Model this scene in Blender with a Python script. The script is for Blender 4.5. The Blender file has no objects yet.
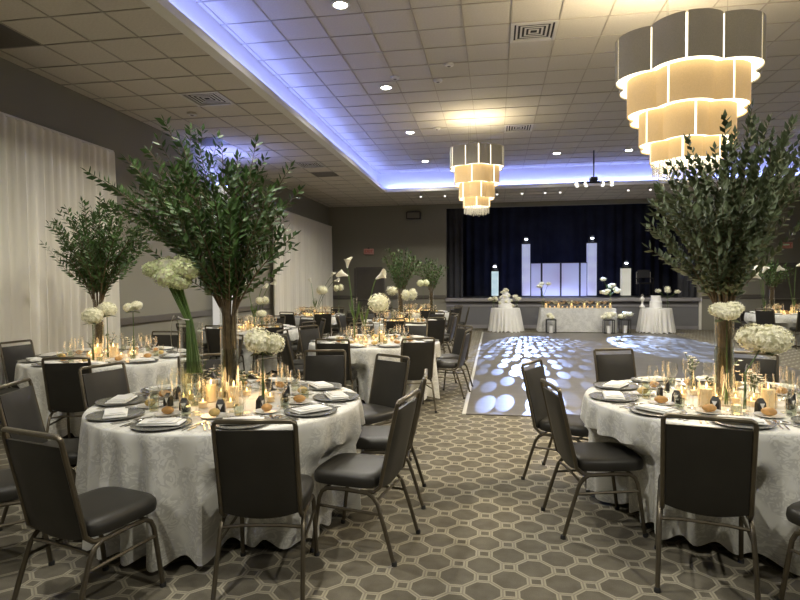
import bpy, math, random
from mathutils import Vector, Matrix
from math import sin, cos, pi, radians, atan2, hypot, sqrt
random.seed(7)
sc = bpy.context.scene
COL = sc.collection

# ------------------------------------------------------------------ camera
CAMH = 1.58
cam_d = bpy.data.cameras.new('camera'); cam = bpy.data.objects.new('camera', cam_d); COL.objects.link(cam)
cam_d.sensor_width = 36; cam_d.lens = 575 / 800 * 36; cam_d.clip_end = 100
_yaw, _pit, _rol = .1625, -.029, -.006
_F = Vector((-sin(_yaw)*cos(_pit), cos(_yaw)*cos(_pit), sin(_pit)))
_r = Vector((cos(_yaw), sin(_yaw), 0)); _u = _r.cross(_F)
_R, _U = cos(_rol)*_r + sin(_rol)*_u, -sin(_rol)*_r + cos(_rol)*_u
cam.matrix_world = Matrix(((_R.x, _U.x, -_F.x, 0), (_R.y, _U.y, -_F.y, 0), (_R.z, _U.z, -_F.z, CAMH), (0, 0, 0, 1)))
sc.camera = cam
sc.view_settings.view_transform = 'Standard'; sc.view_settings.look = 'None'
sc.view_settings.gamma = 1; sc.view_settings.use_curve_mapping = False
sc.view_settings.exposure = 1.27
sc.cycles.max_bounces = 7; sc.cycles.transparent_max_bounces = 16
sc.cycles.caustics_reflective = False; sc.cycles.caustics_refractive = False
sc.cycles.sample_clamp_indirect = 4.0
w = bpy.data.worlds.new('world'); sc.world = w; w.use_nodes = True
w.node_tree.nodes['Background'].inputs[0].default_value = (.9, .85, .75, 1)
w.node_tree.nodes['Background'].inputs[1].default_value = .15

def ray(x, y):
    return _F + (x-400)/575*_R - (y-300)/575*_U
def atz(x, y, z):                      # point of the plane at height z
    d = ray(x, y); return Vector((0, 0, CAMH)) + d*((z-CAMH)/d.z)
def aty(x, y, Y):                      # point of the plane at depth Y
    d = ray(x, y); return Vector((0, 0, CAMH)) + d*(Y/d.y)

# lamps ------------------------------------------------------------
def lamp(kind, loc, energy, color, rot=(0, 0, 0), size=None, size_y=None, parent=None, spot=None, radius=None):
    d = bpy.data.lights.new('light', kind); o = bpy.data.objects.new('light', d); COL.objects.link(o)
    o.location = loc; o.rotation_euler = rot; d.energy = energy; d.color = color
    if kind == 'AREA':
        d.size = size
        if size_y: d.shape = 'RECTANGLE'; d.size_y = size_y
    if kind == 'SPOT': d.spot_size = radians(spot); d.spot_blend = .5
    if radius is not None and kind != 'AREA': d.shadow_soft_size = radius
    if parent: o.parent = parent
    return o
XL, XR, YF, YB, CZ, CU = -5.9, 11.0, 20.2, -4.0, 4.34, 4.92
TL, TR, TF, TB = -3.2, 8.5, 17.0, -1.5       # tray opening
BLUE = (.27, .34, 1.0)
lamp('AREA', (TL-.15, (TF+TB)/2, CZ+.07), 62, BLUE, (0, radians(180-62), 0), .05, TF-TB)
lamp('AREA', ((TL+TR)/2, TF+.15, CZ+.07), 36, BLUE, (radians(180-62), 0, 0), TR-TL, .05)
lamp('AREA', (TR+.15, (TF+TB)/2, CZ+.07), 46, BLUE, (0, radians(180+62), 0), .05, TF-TB)

# ------------------------------------------------------------------ mesh builder
class MB:
    def __init__(s): s.v = []; s.f = []
    def add(s, vs, fs):
        n = len(s.v); s.v += [tuple(p) for p in vs]; s.f += [tuple(i+n for i in q) for q in fs]; return s
    def box(s, cx, cy, cz, sx, sy, sz, rz=0, bev=0):
        x, y, z = sx/2, sy/2, sz/2
        if bev:
            b = min(bev, x*.9, y*.9, z*.9)
            ring = [(x-b, y), (x, y-b), (x, -y+b), (x-b, -y), (-x+b, -y), (-x, -y+b), (-x, y-b), (-x+b, y)]
            inn = [(x-b, y-b)]*2 + [(x-b, -y+b)]*2 + [(-x+b, -y+b)]*2 + [(-x+b, y-b)]*2
            P = []
            for zz, rr in ((-z, inn), (-z+b, ring), (z-b, ring), (z, inn)): P += [(a, c, zz) for a, c in rr]
            Fc = []
            for k in range(3):
                for i in range(8):
                    j = (i+1) % 8; Fc.append((k*8+j, k*8+i, k*8+8+i, k*8+8+j)[::1])
            Fc = [tuple(q) for q in Fc] + [tuple(range(8))[::1], tuple(24+i for i in range(7, -1, -1))]
            V = P
        else:
            V = [(-x, -y, -z), (x, -y, -z), (x, y, -z), (-x, y, -z), (-x, -y, z), (x, -y, z), (x, y, z), (-x, y, z)]
            Fc = [(3, 2, 1, 0), (4, 5, 6, 7), (0, 1, 5, 4), (1, 2, 6, 5), (2, 3, 7, 6), (3, 0, 4, 7)]
        c, n = cos(rz), sin(rz)
        return s.add([(cx+p[0]*c-p[1]*n, cy+p[0]*n+p[1]*c, cz+p[2]) for p in V], Fc)
    def lathe(s, prof, n=16, c=(0, 0, 0), cap0=True, cap1=True):
        vs = []; fs = []
        for r, z in prof:
            for i in range(n):
                a = 2*pi*i/n; vs.append((c[0]+r*cos(a), c[1]+r*sin(a), c[2]+z))
        for k in range(len(prof)-1):
            for i in range(n):
                j = (i+1) % n; fs.append((k*n+i, k*n+j, k*n+n+j, k*n+n+i))
        if cap0: fs.append(tuple(range(n-1, -1, -1)))
        if cap1: fs.append(tuple((len(prof)-1)*n+i for i in range(n)))
        return s.add(vs, fs)
    def tube(s, pts, rad, n=6, cap=True):
        pts = [Vector(p) for p in pts]; m = len(pts)
        rads = rad if isinstance(rad, (list, tuple)) else [rad]*m
        vs = []; fs = []; up = None
        for k, p in enumerate(pts):
            t = (pts[min(k+1, m-1)]-pts[max(k-1, 0)]).normalized()
            if up is None: up = Vector((0, 0, 1)) if abs(t.z) < .9 else Vector((1, 0, 0))
            a = t.cross(up); a = a.normalized() if a.length > 1e-6 else t.orthogonal().normalized()
            b = t.cross(a).normalized(); up = -b if False else up
            for i in range(n):
                q = 2*pi*i/n; vs.append(p+(a*cos(q)+b*sin(q))*rads[k])
        for k in range(m-1):
            for i in range(n):
                j = (i+1) % n; fs.append((k*n+i, k*n+n+i, k*n+n+j, k*n+j))
        if cap: fs.append(tuple(range(n))); fs.append(tuple((m-1)*n+i for i in range(n-1, -1, -1)))
        return s.add(vs, fs)
    def ell(s, c, r, nu=10, nv=6):
        vs = [(c[0], c[1], c[2]-r[2])]; fs = []
        for k in range(1, nv):
            t = -pi/2+pi*k/nv
            for i in range(nu):
                a = 2*pi*i/nu; vs.append((c[0]+r[0]*cos(t)*cos(a), c[1]+r[1]*cos(t)*sin(a), c[2]+r[2]*sin(t)))
        vs.append((c[0], c[1], c[2]+r[2]))
        for i in range(nu):
            j = (i+1) % nu; fs.append((0, 1+j, 1+i))
            for k in range(nv-2): fs.append((1+k*nu+i, 1+k*nu+j, 1+k*nu+nu+j, 1+k*nu+nu+i))
            fs.append((1+(nv-2)*nu+i, 1+(nv-2)*nu+j, len(vs)-1))
        return s.add(vs, fs)
    def mesh(s, name, mat=None, smooth=True):
        me = bpy.data.meshes.new(name); me.from_pydata(s.v, [], s.f); me.update()
        if mat: me.materials.append(mat)
        if smooth:
            me.polygons.foreach_set('use_smooth', [True]*len(me.polygons)); me.set_sharp_from_angle(angle=.75)
        return me
    def build(s, name, mat, parent=None, smooth=True, kind=None):
        return link(name, s.mesh(name, mat, smooth), parent, kind)

def link(name, me, parent=None, kind=None, loc=None):
    o = bpy.data.objects.new(name, me); COL.objects.link(o)
    if parent: o.parent = parent
    if kind: o['kind'] = kind
    if loc is not None: o.location = loc
    return o
def tag(o, label, cat, group=None):
    o['label'] = label; o['category'] = cat
    if group: o['group'] = group
    return o
def thing(name, label, cat, loc=(0, 0, 0), rz=0, group=None):
    o = bpy.data.objects.new(name, None); COL.objects.link(o); o.location = loc; o.rotation_euler = (0, 0, rz)
    o.empty_display_size = .1
    return tag(o, label, cat, group)
def dup(root, loc, rz, label, group=None, parent=None):
    def cp(o, par):
        c = o.copy(); COL.objects.link(c); c.parent = par
        for ch in o.children: cp(ch, c)
        return c
    r = cp(root, parent); r.location = loc; r.rotation_euler = (0, 0, rz)
    r['label'] = label
    if group: r['group'] = group
    return r
used_proto = set()
def place(proto, loc, rz, label, group=None):          # first use moves the prototype itself
    if proto.name not in used_proto:
        used_proto.add(proto.name); proto.location = loc; proto.rotation_euler = (0, 0, rz); proto['label'] = label
        if group: proto['group'] = group
        return proto
    return dup(proto, loc, rz, label, group)

# ------------------------------------------------------------------ materials
class NT:
    def __init__(s, mat): s.t = mat.node_tree; s.n = s.t.nodes; s.l = s.t.links
    def new(s, typ, **kw):
        n = s.n.new(typ)
        for k, v in kw.items(): setattr(n, k, v)
        return n
    def set(s, sock, v):
        if isinstance(v, (int, float, tuple)): sock.default_value = v
        else: s.l.new(v, sock)
    def m(s, op, a, b=None, c=None):
        n = s.new('ShaderNodeMath', operation=op); s.set(n.inputs[0], a)
        if b is not None: s.set(n.inputs[1], b)
        if c is not None: s.set(n.inputs[2], c)
        return n.outputs[0]
    def mix(s, fac, a, b):
        n = s.new('ShaderNodeMix', data_type='RGBA'); s.set(n.inputs[0], fac)
        s.set(n.inputs[6], a if not isinstance(a, tuple) else (*a, 1)[:4]); s.set(n.inputs[7], b if not isinstance(b, tuple) else (*b, 1)[:4])
        return n.outputs[2]
    def noise(s, vec, scale, detail=2, dist=0):
        n = s.new('ShaderNodeTexNoise'); n.inputs['Scale'].default_value = scale; n.inputs['Detail'].default_value = detail
        n.inputs['Distortion'].default_value = dist
        if vec is not None: s.l.new(vec, n.inputs['Vector'])
        return n.outputs['Fac']
    def ramp(s, fac, stops):
        n = s.new('ShaderNodeValToRGB'); s.l.new(fac, n.inputs[0]); e = n.color_ramp.elements
        e[0].position = stops[0][0]; e[0].color = (*stops[0][1], 1); e[1].position = stops[-1][0]; e[1].color = (*stops[-1][1], 1)
        for p, c in stops[1:-1]: x = e.new(p); x.color = (*c, 1)
        return n.outputs[0]
def mat(name, col, rough=.5, metal=0, spec=.5, emit=None, es=0, noise=None, bump=None, sheen=0, coat=0, trans=0):
    m = bpy.data.materials.new(name); m.use_nodes = True; b = m.node_tree.nodes['Principled BSDF']; t = NT(m)
    b.inputs['Base Color'].default_value = (*col, 1); b.inputs['Roughness'].default_value = rough
    b.inputs['Metallic'].default_value = metal; b.inputs['Specular IOR Level'].default_value = spec
    if sheen: b.inputs['Sheen Weight'].default_value = sheen
    if coat: b.inputs['Coat Weight'].default_value = coat
    if emit: b.inputs['Emission Color'].default_value = (*emit, 1); b.inputs['Emission Strength'].default_value = es
    tc = t.new('ShaderNodeTexCoord').outputs['Object']
    if noise:
        f = t.noise(tc, noise[0], 3); c2 = tuple(max(0, min(1, c*(1+noise[1]))) for c in col); c1 = tuple(c*(1-noise[1]) for c in col)
        t.l.new(t.ramp(f, [(.3, c1), (.7, c2)]), b.inputs['Base Color'])
    if bump:
        f = t.noise(tc, bump[0], 2); bn = t.new('ShaderNodeBump'); bn.inputs['Strength'].default_value = bump[1]
        bn.inputs['Distance'].default_value = bump[2] if len(bump) > 2 else .002
        t.l.new(f, bn.inputs['Height']); t.l.new(bn.outputs[0], b.inputs['Normal'])
    return m
def glow(name, col, st):
    m = bpy.data.materials.new(name); m.use_nodes = True; t = m.node_tree; t.nodes.remove(t.nodes['Principled BSDF'])
    e = t.nodes.new('ShaderNodeEmission'); e.inputs[0].default_value = (*col, 1); e.inputs[1].default_value = st
    t.links.new(e.outputs[0], t.nodes['Material Output'].inputs[0]); return m
def thin_glass(name, tint=(.97, .98, .96), ior=1.5, base=.05):
    m = bpy.data.materials.new(name); m.use_nodes = True; t = NT(m); t.n.remove(t.n['Principled BSDF'])
    tr = t.new('ShaderNodeBsdfTransparent'); tr.inputs[0].default_value = (*tint, 1)
    gl = t.new('ShaderNodeBsdfGlossy'); gl.inputs['Roughness'].default_value = .06; gl.inputs[0].default_value = (1, 1, 1, 1)
    lw = t.new('ShaderNodeLayerWeight'); lw.inputs[0].default_value = .35
    f = t.m('ADD', t.m('MULTIPLY', t.m('POWER', lw.outputs['Facing'], 1.5), .85), base)
    mx = t.new('ShaderNodeMixShader'); t.l.new(f, mx.inputs[0]); t.l.new(tr.outputs[0], mx.inputs[1]); t.l.new(gl.outputs[0], mx.inputs[2])
    t.l.new(mx.outputs[0], t.n['Material Output'].inputs[0]); return m

M = {}
M['wall'] = mat('grey wall paint', (.228, .220, .182), .75, bump=(60, .15), noise=(.6, .04))
M['walldark'] = mat('stage wall paint', (.150, .150, .160), .6, noise=(.8, .05))
M['trimgrey'] = mat('grey satin trim', (.10, .092, .082), .45, noise=(3, .05))
M['white'] = mat('white trim paint', (.70, .69, .64), .4, noise=(3, .03))
M['tile'] = mat('mineral ceiling tile', (.56, .52, .455), .9, noise=(40, .06), bump=(160, .5, .003))
M['tileup'] = mat('upper mineral tile', (.50, .48, .44), .9, noise=(40, .05), bump=(160, .5, .003))
M['grid'] = mat('ceiling grid', (.36, .335, .29), .6, noise=(5, .05))
M['covewall'] = mat('cove fascia paint', (.70, .70, .70), .7, noise=(2, .02))
M['grille'] = mat('return grille', (.17, .155, .14), .6, noise=(50, .1))
M['vent'] = mat('white metal vent', (.55, .54, .50), .4, metal=.2, noise=(8, .05))
M['ventdark'] = mat('vent throat', (.03, .03, .03), .8, noise=(8, .1))
M['vinyl'] = mat('black vinyl upholstery', (.024, .0225, .019), .45, spec=.35, noise=(7, .12), bump=(220, .25, .001))
M['bronze'] = mat('bronze chair tube', (.115, .098, .07), .38, metal=.7, noise=(12, .15))
M['bronzelt'] = mat('worn bronze rail', (.17, .15, .11), .36, metal=.7, noise=(12, .15))
M['rubber'] = mat('rubber foot', (.02, .02, .02), .8, noise=(20, .1))
M['silver'] = mat('cutlery steel', (.62, .61, .58), .2, metal=1, noise=(20, .05))
M['charger'] = mat('pewter grey charger', (.23, .232, .22), .26, metal=.35, noise=(30, .08))
M['china'] = mat('white china', (.75, .74, .70), .2, noise=(6, .02), coat=.3)
M['linen'] = mat('white napkin linen', (.80, .80, .77), .85, noise=(50, .04), bump=(400, .2, .001), sheen=.2)
M['bread'] = mat('golden bread crust', (.52, .28, .09), .55, noise=(30, .25), bump=(40, .4, .003))
M['breadlt'] = mat('pale floury bread', (.60, .43, .16), .6, noise=(30, .2), bump=(40, .4, .003))
M['blackbox'] = mat('black card', (.015, .015, .016), .5, noise=(20, .1))
M['wax'] = mat('ivory candle wax', (.85, .72, .48), .5, emit=(1, .62, .25), es=.12, noise=(8, .05))
M['flame'] = glow('candle flame', (1, .62, .22), 5)
M['glass'] = thin_glass('clear glass')
M['votive'] = thin_glass('frosted votive glass', (.95, .90, .80), base=.12)
M['water'] = thin_glass('vase water', (.80, .84, .76), base=.05)
M['leaf'] = mat('dark green leaf', (.052, .112, .024), .5, noise=(9, .4))
M['leaf2'] = mat('mid green leaf', (.085, .115, .055), .5, noise=(9, .45))
M['twig'] = mat('brown twig bark', (.12, .085, .045), .75, noise=(25, .3), bump=(60, .5, .003))
M['stem'] = mat('green flower stem', (.10, .17, .045), .5, noise=(10, .25))
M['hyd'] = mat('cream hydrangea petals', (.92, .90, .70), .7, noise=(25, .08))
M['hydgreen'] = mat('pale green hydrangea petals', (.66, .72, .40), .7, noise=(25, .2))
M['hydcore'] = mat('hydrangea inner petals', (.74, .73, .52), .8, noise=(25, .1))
M['petal'] = mat('white blossom petals', (.84, .82, .70), .6, noise=(12, .08))
M['blush'] = mat('peach blossom petals', (.80, .62, .42), .6, noise=(12, .12))
M['cake'] = mat('white icing', (.80, .80, .79), .45, noise=(12, .03))
M['navy'] = mat('navy stage drape', (.024, .028, .045), .9, noise=(1.5, .3))
M['legdrape'] = mat('charcoal stage drape', (.05, .052, .062), .9, noise=(1.5, .2))
M['stagefloor'] = mat('dark stage boards', (.05, .05, .055), .5, noise=(3, .2))
M['black'] = mat('black metal fixture', (.02, .02, .022), .45, metal=.3, noise=(10, .2))
M['exit'] = mat('unlit exit sign', (.62, .33, .29), .5, noise=(10, .05))
M['exitred'] = mat('exit lettering red', (.50, .05, .04), .5, noise=(10, .05))
M['door'] = mat('dark brown door', (.085, .077, .066), .5, noise=(4, .08))
M['bulb'] = glow('downlight lens', (1, .96, .86), 22)
M['dimbulb'] = glow('small spot lens', (1, .97, .92), 2.2)
M['headbulb'] = glow('moving head lens', (.8, .88, 1), 9)
M['led'] = glow('blue led strip', BLUE, 6)
M['crystal'] = mat('crystal bead', (.42, .42, .40), .08, spec=1, emit=(1, .9, .65), es=.04, noise=(60, .2))
M['shadegrey'] = mat('grey chandelier fabric', (.27, .25, .20), .8, emit=(1, .85, .55), es=.03, noise=(120, .1))
M['shadecream'] = mat('cream chandelier fabric', (.50, .36, .18), .8, emit=(1, .64, .27), es=.17, noise=(120, .08))
M['diffuser'] = glow('chandelier diffuser', (1, .86, .58), 1.7)
M['chrome'] = mat('polished chrome', (.7, .7, .68), .12, metal=1, noise=(10, .02))
M['ink'] = mat('white chalk tee', (.8, .8, .78), .6, noise=(10, .02))
# fabric panels and columns of the stage facade, uplight glow painted as emission
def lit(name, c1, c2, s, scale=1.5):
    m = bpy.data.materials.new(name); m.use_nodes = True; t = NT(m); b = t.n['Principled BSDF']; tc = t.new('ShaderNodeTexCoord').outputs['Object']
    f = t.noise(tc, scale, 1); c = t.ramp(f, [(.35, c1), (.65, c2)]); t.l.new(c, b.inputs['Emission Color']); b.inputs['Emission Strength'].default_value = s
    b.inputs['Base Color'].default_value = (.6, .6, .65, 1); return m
M['facade'] = lit('lavender scrim with painted glow', (.22, .22, .60), (.34, .42, .90), .21)
M['columnlit'] = lit('column scrim with painted glow', (.34, .36, .80), (.60, .68, 1), .23, 3)
M['columnblue'] = lit('blue white scrim with painted glow', (.35, .62, .75), (.72, .95, 1), .28, 5)
M['columnwarm'] = lit('cream scrim with painted glow', (.62, .60, .46), (.78, .76, .6), .24, 3)
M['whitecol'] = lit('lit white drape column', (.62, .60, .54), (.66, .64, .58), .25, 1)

def cloth_mat(name, col, scale=1.0, amt=.10):
    m = bpy.data.materials.new(name); m.use_nodes = True; t = NT(m); b = t.n['Principled BSDF']
    tc = t.new('ShaderNodeTexCoord').outputs['UV']
    mp = t.new('ShaderNodeMapping'); t.l.new(tc, mp.inputs[0]); mp.inputs['Scale'].default_value = (scale, scale, scale); v = mp.outputs[0]
    nz = t.new('ShaderNodeTexNoise'); nz.inputs['Scale'].default_value = 5; nz.inputs['Detail'].default_value = 1.5; nz.inputs['Distortion'].default_value = 2.6; t.l.new(v, nz.inputs['Vector'])
    a = t.m('PINGPONG', t.m('MULTIPLY', nz.outputs['Fac'], 6), 1)
    s1 = t.m('SMOOTHSTEP', .45, .6, a) if False else t.m('MULTIPLY', t.m('SUBTRACT', a, .45), 6); s1 = t.new('ShaderNodeClamp'); t.l.new(t.m('MULTIPLY', t.m('SUBTRACT', a, .45), 6), s1.inputs[0])
    n2 = t.noise(v, 2.2, 1); c2 = t.new('ShaderNodeClamp'); t.l.new(t.m('MULTIPLY', t.m('SUBTRACT', n2, .38), 9), c2.inputs[0])
    f = t.m('MULTIPLY', s1.outputs[0], c2.outputs[0])
    dk = tuple(c*(1-amt) for c in col)
    t.l.new(t.mix(f, col, dk), b.inputs['Base Color'])
    t.l.new(t.m('SUBTRACT', .62, t.m('MULTIPLY', f, .22)), b.inputs['Roughness']); b.inputs['Sheen Weight'].default_value = .15
    return m
M['damask'] = cloth_mat('white damask tablecloth', (.71, .71, .67), 2.7, .21)
M['sweetcloth'] = cloth_mat('pale textured tablecloth', (.60, .60, .58), 2.5, .2)
M['plaincloth'] = mat('white pleated skirt cloth', (.70, .69, .66), .8, noise=(3, .04))

def curtain_mat():
    m = mat('sheer white curtain', (.80, .78, .71), .9, noise=(.8, .03)); t = NT(m); b = t.n['Principled BSDF']
    tr = t.new('ShaderNodeBsdfTranslucent'); tr.inputs[0].default_value = (.7, .66, .58, 1)
    mx = t.new('ShaderNodeMixShader'); mx.inputs[0].default_value = .12; t.l.new(b.outputs[0], mx.inputs[1]); t.l.new(tr.outputs[0], mx.inputs[2])
    t.l.new(mx.outputs[0], t.n['Material Output'].inputs[0]); return m
M['curtain'] = curtain_mat()

def carpet_mat():
    m = bpy.data.materials.new('octagon carpet'); m.use_nodes = True; t = NT(m); b = t.n['Principled BSDF']
    g = t.new('ShaderNodeNewGeometry'); sp = t.new('ShaderNodeSeparateXYZ'); t.l.new(g.outputs['Position'], sp.inputs[0])
    p = .2775
    u = t.m('DIVIDE', t.m('ADD', sp.outputs[0], .1986), p); v = t.m('DIVIDE', t.m('SUBTRACT', sp.outputs[1], 2.928), p)
    def cell(off):
        a = t.m('SUBTRACT', t.m('FRACT', t.m('ADD', u, off)), .5); c = t.m('SUBTRACT', t.m('FRACT', t.m('ADD', v, off)), .5)
        a = t.m('ABSOLUTE', a); c = t.m('ABSOLUTE', c)
        return t.m('ADD', a, c), t.m('MAXIMUM', a, c)
    # squares sit at integer (u,v) and at half (u,v); octagons at (int+.5, int)
    def cell2(ou, ov):
        a = t.m('ABSOLUTE', t.m('SUBTRACT', t.m('FRACT', t.m('ADD', u, ou)), .5)); c = t.m('ABSOLUTE', t.m('SUBTRACT', t.m('FRACT', t.m('ADD', v, ov)), .5))
        return t.m('ADD', a, c), t.m('MAXIMUM', a, c)
    l1a, mxa = cell2(0, .5); l1b, mxb = cell2(.5, 0)
    isA = t.m('LESS_THAN', l1a, l1b)
    l1 = t.m('MINIMUM', l1a, l1b)
    mxx = t.m('ADD', t.m('MULTIPLY', isA, mxa), t.m('MULTIPLY', t.m('SUBTRACT', 1, isA), mxb))
    d = t.m('MINIMUM', t.m('MULTIPLY', t.m('SUBTRACT', .5, l1), .7071), t.m('SUBTRACT', .366, mxx))
    ad = t.m('ABSOLUTE', d)
    insq = t.m('LESS_THAN', d, 0)
    nz = t.noise(g.outputs['Position'], 9, 3); nf = t.noise(g.outputs['Position'], 260, 1)
    field = t.ramp(nz, [(.3, (.108, .097, .075)), (.7, (.152, .138, .109))])
    line = t.m('MULTIPLY', t.m('LESS_THAN', ad, .047), t.m('GREATER_THAN', ad, .013))
    gap = t.m('LESS_THAN', ad, .0135)
    c1 = t.mix(line, field, (.315, .29, .222)); c2 = t.mix(gap, c1, (.225, .205, .16))
    c3 = t.new('ShaderNodeMix', data_type='RGBA', blend_type='MULTIPLY'); c3.inputs[0].default_value = .5; t.l.new(c2, c3.inputs[6])
    t.l.new(t.ramp(nf, [(.3, (.65, .65, .65)), (.7, (1.2, 1.2, 1.2))]), c3.inputs[7])
    t.l.new(c3.outputs[2], b.inputs['Base Color']); b.inputs['Roughness'].default_value = .95; b.inputs['Specular IOR Level'].default_value = .1
    bn = t.new('ShaderNodeBump'); bn.inputs['Strength'].default_value = .3; bn.inputs['Distance'].default_value = .003; t.l.new(nf, bn.inputs['Height']); t.l.new(bn.outputs[0], b.inputs['Normal'])
    return m
M['carpet'] = carpet_mat()
def wood_mat():
    m = bpy.data.materials.new('grey vinyl plank'); m.use_nodes = True; t = NT(m); b = t.n['Principled BSDF']
    g = t.new('ShaderNodeNewGeometry')
    br = t.new('ShaderNodeTexBrick'); t.l.new(g.outputs['Position'], br.inputs['Vector']); br.inputs['Scale'].default_value = 1
    br.inputs['Brick Width'].default_value = 1.2; br.inputs['Row Height'].default_value = .18; br.inputs['Mortar Size'].default_value = .003
    br.inputs['Color1'].default_value = (.105, .098, .088, 1); br.inputs['Color2'].default_value = (.135, .126, .113, 1); br.inputs['Mortar'].default_value = (.07, .065, .06, 1)
    mp = t.new('ShaderNodeMapping'); t.l.new(g.outputs['Position'], mp.inputs[0]); mp.inputs['Scale'].default_value = (1, 12, 1)
    n = t.noise(mp.outputs[0], 3, 4, .5)
    mx = t.new('ShaderNodeMix', data_type='RGBA', blend_type='MULTIPLY'); mx.inputs[0].default_value = .6; t.l.new(br.outputs[0], mx.inputs[6]); t.l.new(t.ramp(n, [(.3, (.7, .7, .7)), (.7, (1.25, 1.25, 1.25))]), mx.inputs[7])
    t.l.new(mx.outputs[2], b.inputs['Base Color']); b.inputs['Roughness'].default_value = .38; b.inputs['Specular IOR Level'].default_value = .5
    return m
M['wood'] = wood_mat()

# ------------------------------------------------------------------ room shell
def struct(name, mb, m, parent=None, smooth=False):
    o = mb.build(name, m, parent, smooth)
    if not parent: o['kind'] = 'structure'
    return o
struct('floor', MB().box((XL+XR)/2, (YF+YB)/2, -.05, XR-XL, YF-YB, .1), M['carpet'])
WL = struct('wall_left', MB().box(XL-.1, (YF+YB)/2, 2.6, .2, YF-YB, 5.2), M['wall'])
struct('wall_right', MB().box(XR+.1, (YF+YB)/2, 2.6, .2, YF-YB, 5.2), M['wall'])
struct('wall_back', MB().box((XL+XR)/2, YB-.1, 2.6, XR-XL, .2, 5.2), M['wall'])
OX0, OX1, SZ, OZ = -1.66, 6.62, 1.05, 4.2           # stage opening
mb = MB().box((XL+OX0)/2, YF+.1, 2.6, OX0-XL, .2, 5.2).box((XR+OX1)/2, YF+.1, 2.6, XR-OX1, .2, 5.2)
mb.box((OX0+OX1)/2, YF+.1, (OZ+5.2)/2, OX1-OX0, .2, 5.2-OZ)
WF = struct('wall_far', mb, M['wall'])
struct('wall_stage', MB().box((OX0+OX1)/2, YF+.1, SZ/2-.06, OX1-OX0, .2, SZ-.12), M['walldark'])
struct('trim_1', MB().box((OX0+OX1)/2, YF+.05, SZ-.06, OX1-OX0+.06, .36, .12, bev=.015).box((OX0+OX1)/2, YF-.015, .78, OX1-OX0, .03, .05)
       .box((OX0+OX1)/2, YF-.015, .06, OX1-OX0, .03, .12), mat('lavender grey stage nosing', (.25, .24, .25), .45, noise=(3, .05)))
# proscenium jambs, chair rails and baseboards
struct('trim_2', MB().box(OX1+.04, YF-.02, SZ/2, .08, .06, SZ), M['white'])
mb = MB()
for a, b_ in ((XL, -4.97), (-3.85, OX0)): mb.box((a+b_)/2, YF-.02, 1.09, b_-a, .04, .13, bev=.01)
for a, b_ in ((OX1+.1, 8.62), (9.85, XR)): mb.box((a+b_)/2, YF-.02, 1.09, b_-a, .04, .13, bev=.01)
struct('trim_3', mb, M['trimgrey'])
mb = MB().box(XL+.02, (8.05+14.6)/2, .99, .04, 6.5, .12, bev=.01)
struct('trim_4', mb, M['trimgrey'])
struct('baseboard_left', MB().box(XL+.01, (YF+YB)/2, .06, .02, YF-YB, .12), M['trimgrey'])
struct('baseboard_far', MB().box((XL+OX0)/2, YF-.01, .06, OX0-XL, .02, .12), M['trimgrey'])
# stage house
mb = MB().box((OX0+OX1)/2, (YF+.2+24.5)/2, SZ-.05, OX1-OX0+3, 24.5-YF-.2, .1)
struct('floor_stage', mb, M['stagefloor'])
def drape(name, x0, y0, x1, y1, z0, z1, m, per, amp, parent=None, thick=0, rnd=.35, seg=8):
    L = hypot(x1-x0, y1-y0); n = max(2, int(L/per*seg)); dx, dy = (x1-x0)/L, (y1-y0)/L; mb = MB(); vs = []; fs = []
    rr = random.Random(int(x0*31+y0*7)); ph = 0
    offs = []
    for i in range(n+1):
        offs.append(amp*sin(ph)*(1+.3*sin(ph*.23))); ph += 2*pi/seg*(1+rr.uniform(-rnd, rnd))
    zs = [z0, z0+.3*(z1-z0), z0+.75*(z1-z0), z1-.06, z1]
    for k, z in enumerate(zs):
        q = [1.25, 1.1, .9, .45, .35][k]
        for i in range(n+1):
            s_ = L*i/n; o_ = offs[i]*q; vs.append((x0+dx*s_-dy*o_, y0+dy*s_+dx*o_, z))
    for k in range(len(zs)-1):
        for i in range(n): a = k*(n+1)+i; fs.append((a, a+1, a+n+2, a+n+1))
    mb.add(vs, fs); return mb.build(name, m, parent, True)
dr = drape('stage_backdrop', OX0-1.4, 23.6, OX1+1.4, 23.6, SZ, 5.0, M['navy'], .35, .05)
tag(dr, 'navy blue pleated backdrop curtain hanging at the back of the stage', 'curtain')
d1 = drape('stage_leg_curtain', OX0+.55, 20.75, OX0-1.2, 20.9, SZ, 4.95, M['legdrape'], .2, .04)
tag(d1, 'charcoal side curtain at the left end of the stage opening', 'curtain')
d1 = drape('stage_leg_curtain', OX1-.5, 20.75, OX1+1.2, 20.9, SZ, 4.95, M['legdrape'], .2, .04)
tag(d1, 'charcoal side curtain at the right end of the stage opening', 'curtain')
struct('ceiling_stage', MB().box((OX0+OX1)/2, 22.4, 5.1, 12, 4.4, .1), M['black'])
struct('wall_stage_left', MB().box(OX0-1.5, 22.5, 2.9, .1, 4.1, 4.5), M['black'])
struct('wall_stage_right', MB().box(OX1+1.5, 22.5, 2.9, .1, 4.1, 4.5), M['black'])
struct('wall_stage_back', MB().box((OX0+OX1)/2, 24.4, 2.9, 12, .1, 4.5), M['black'])

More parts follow.
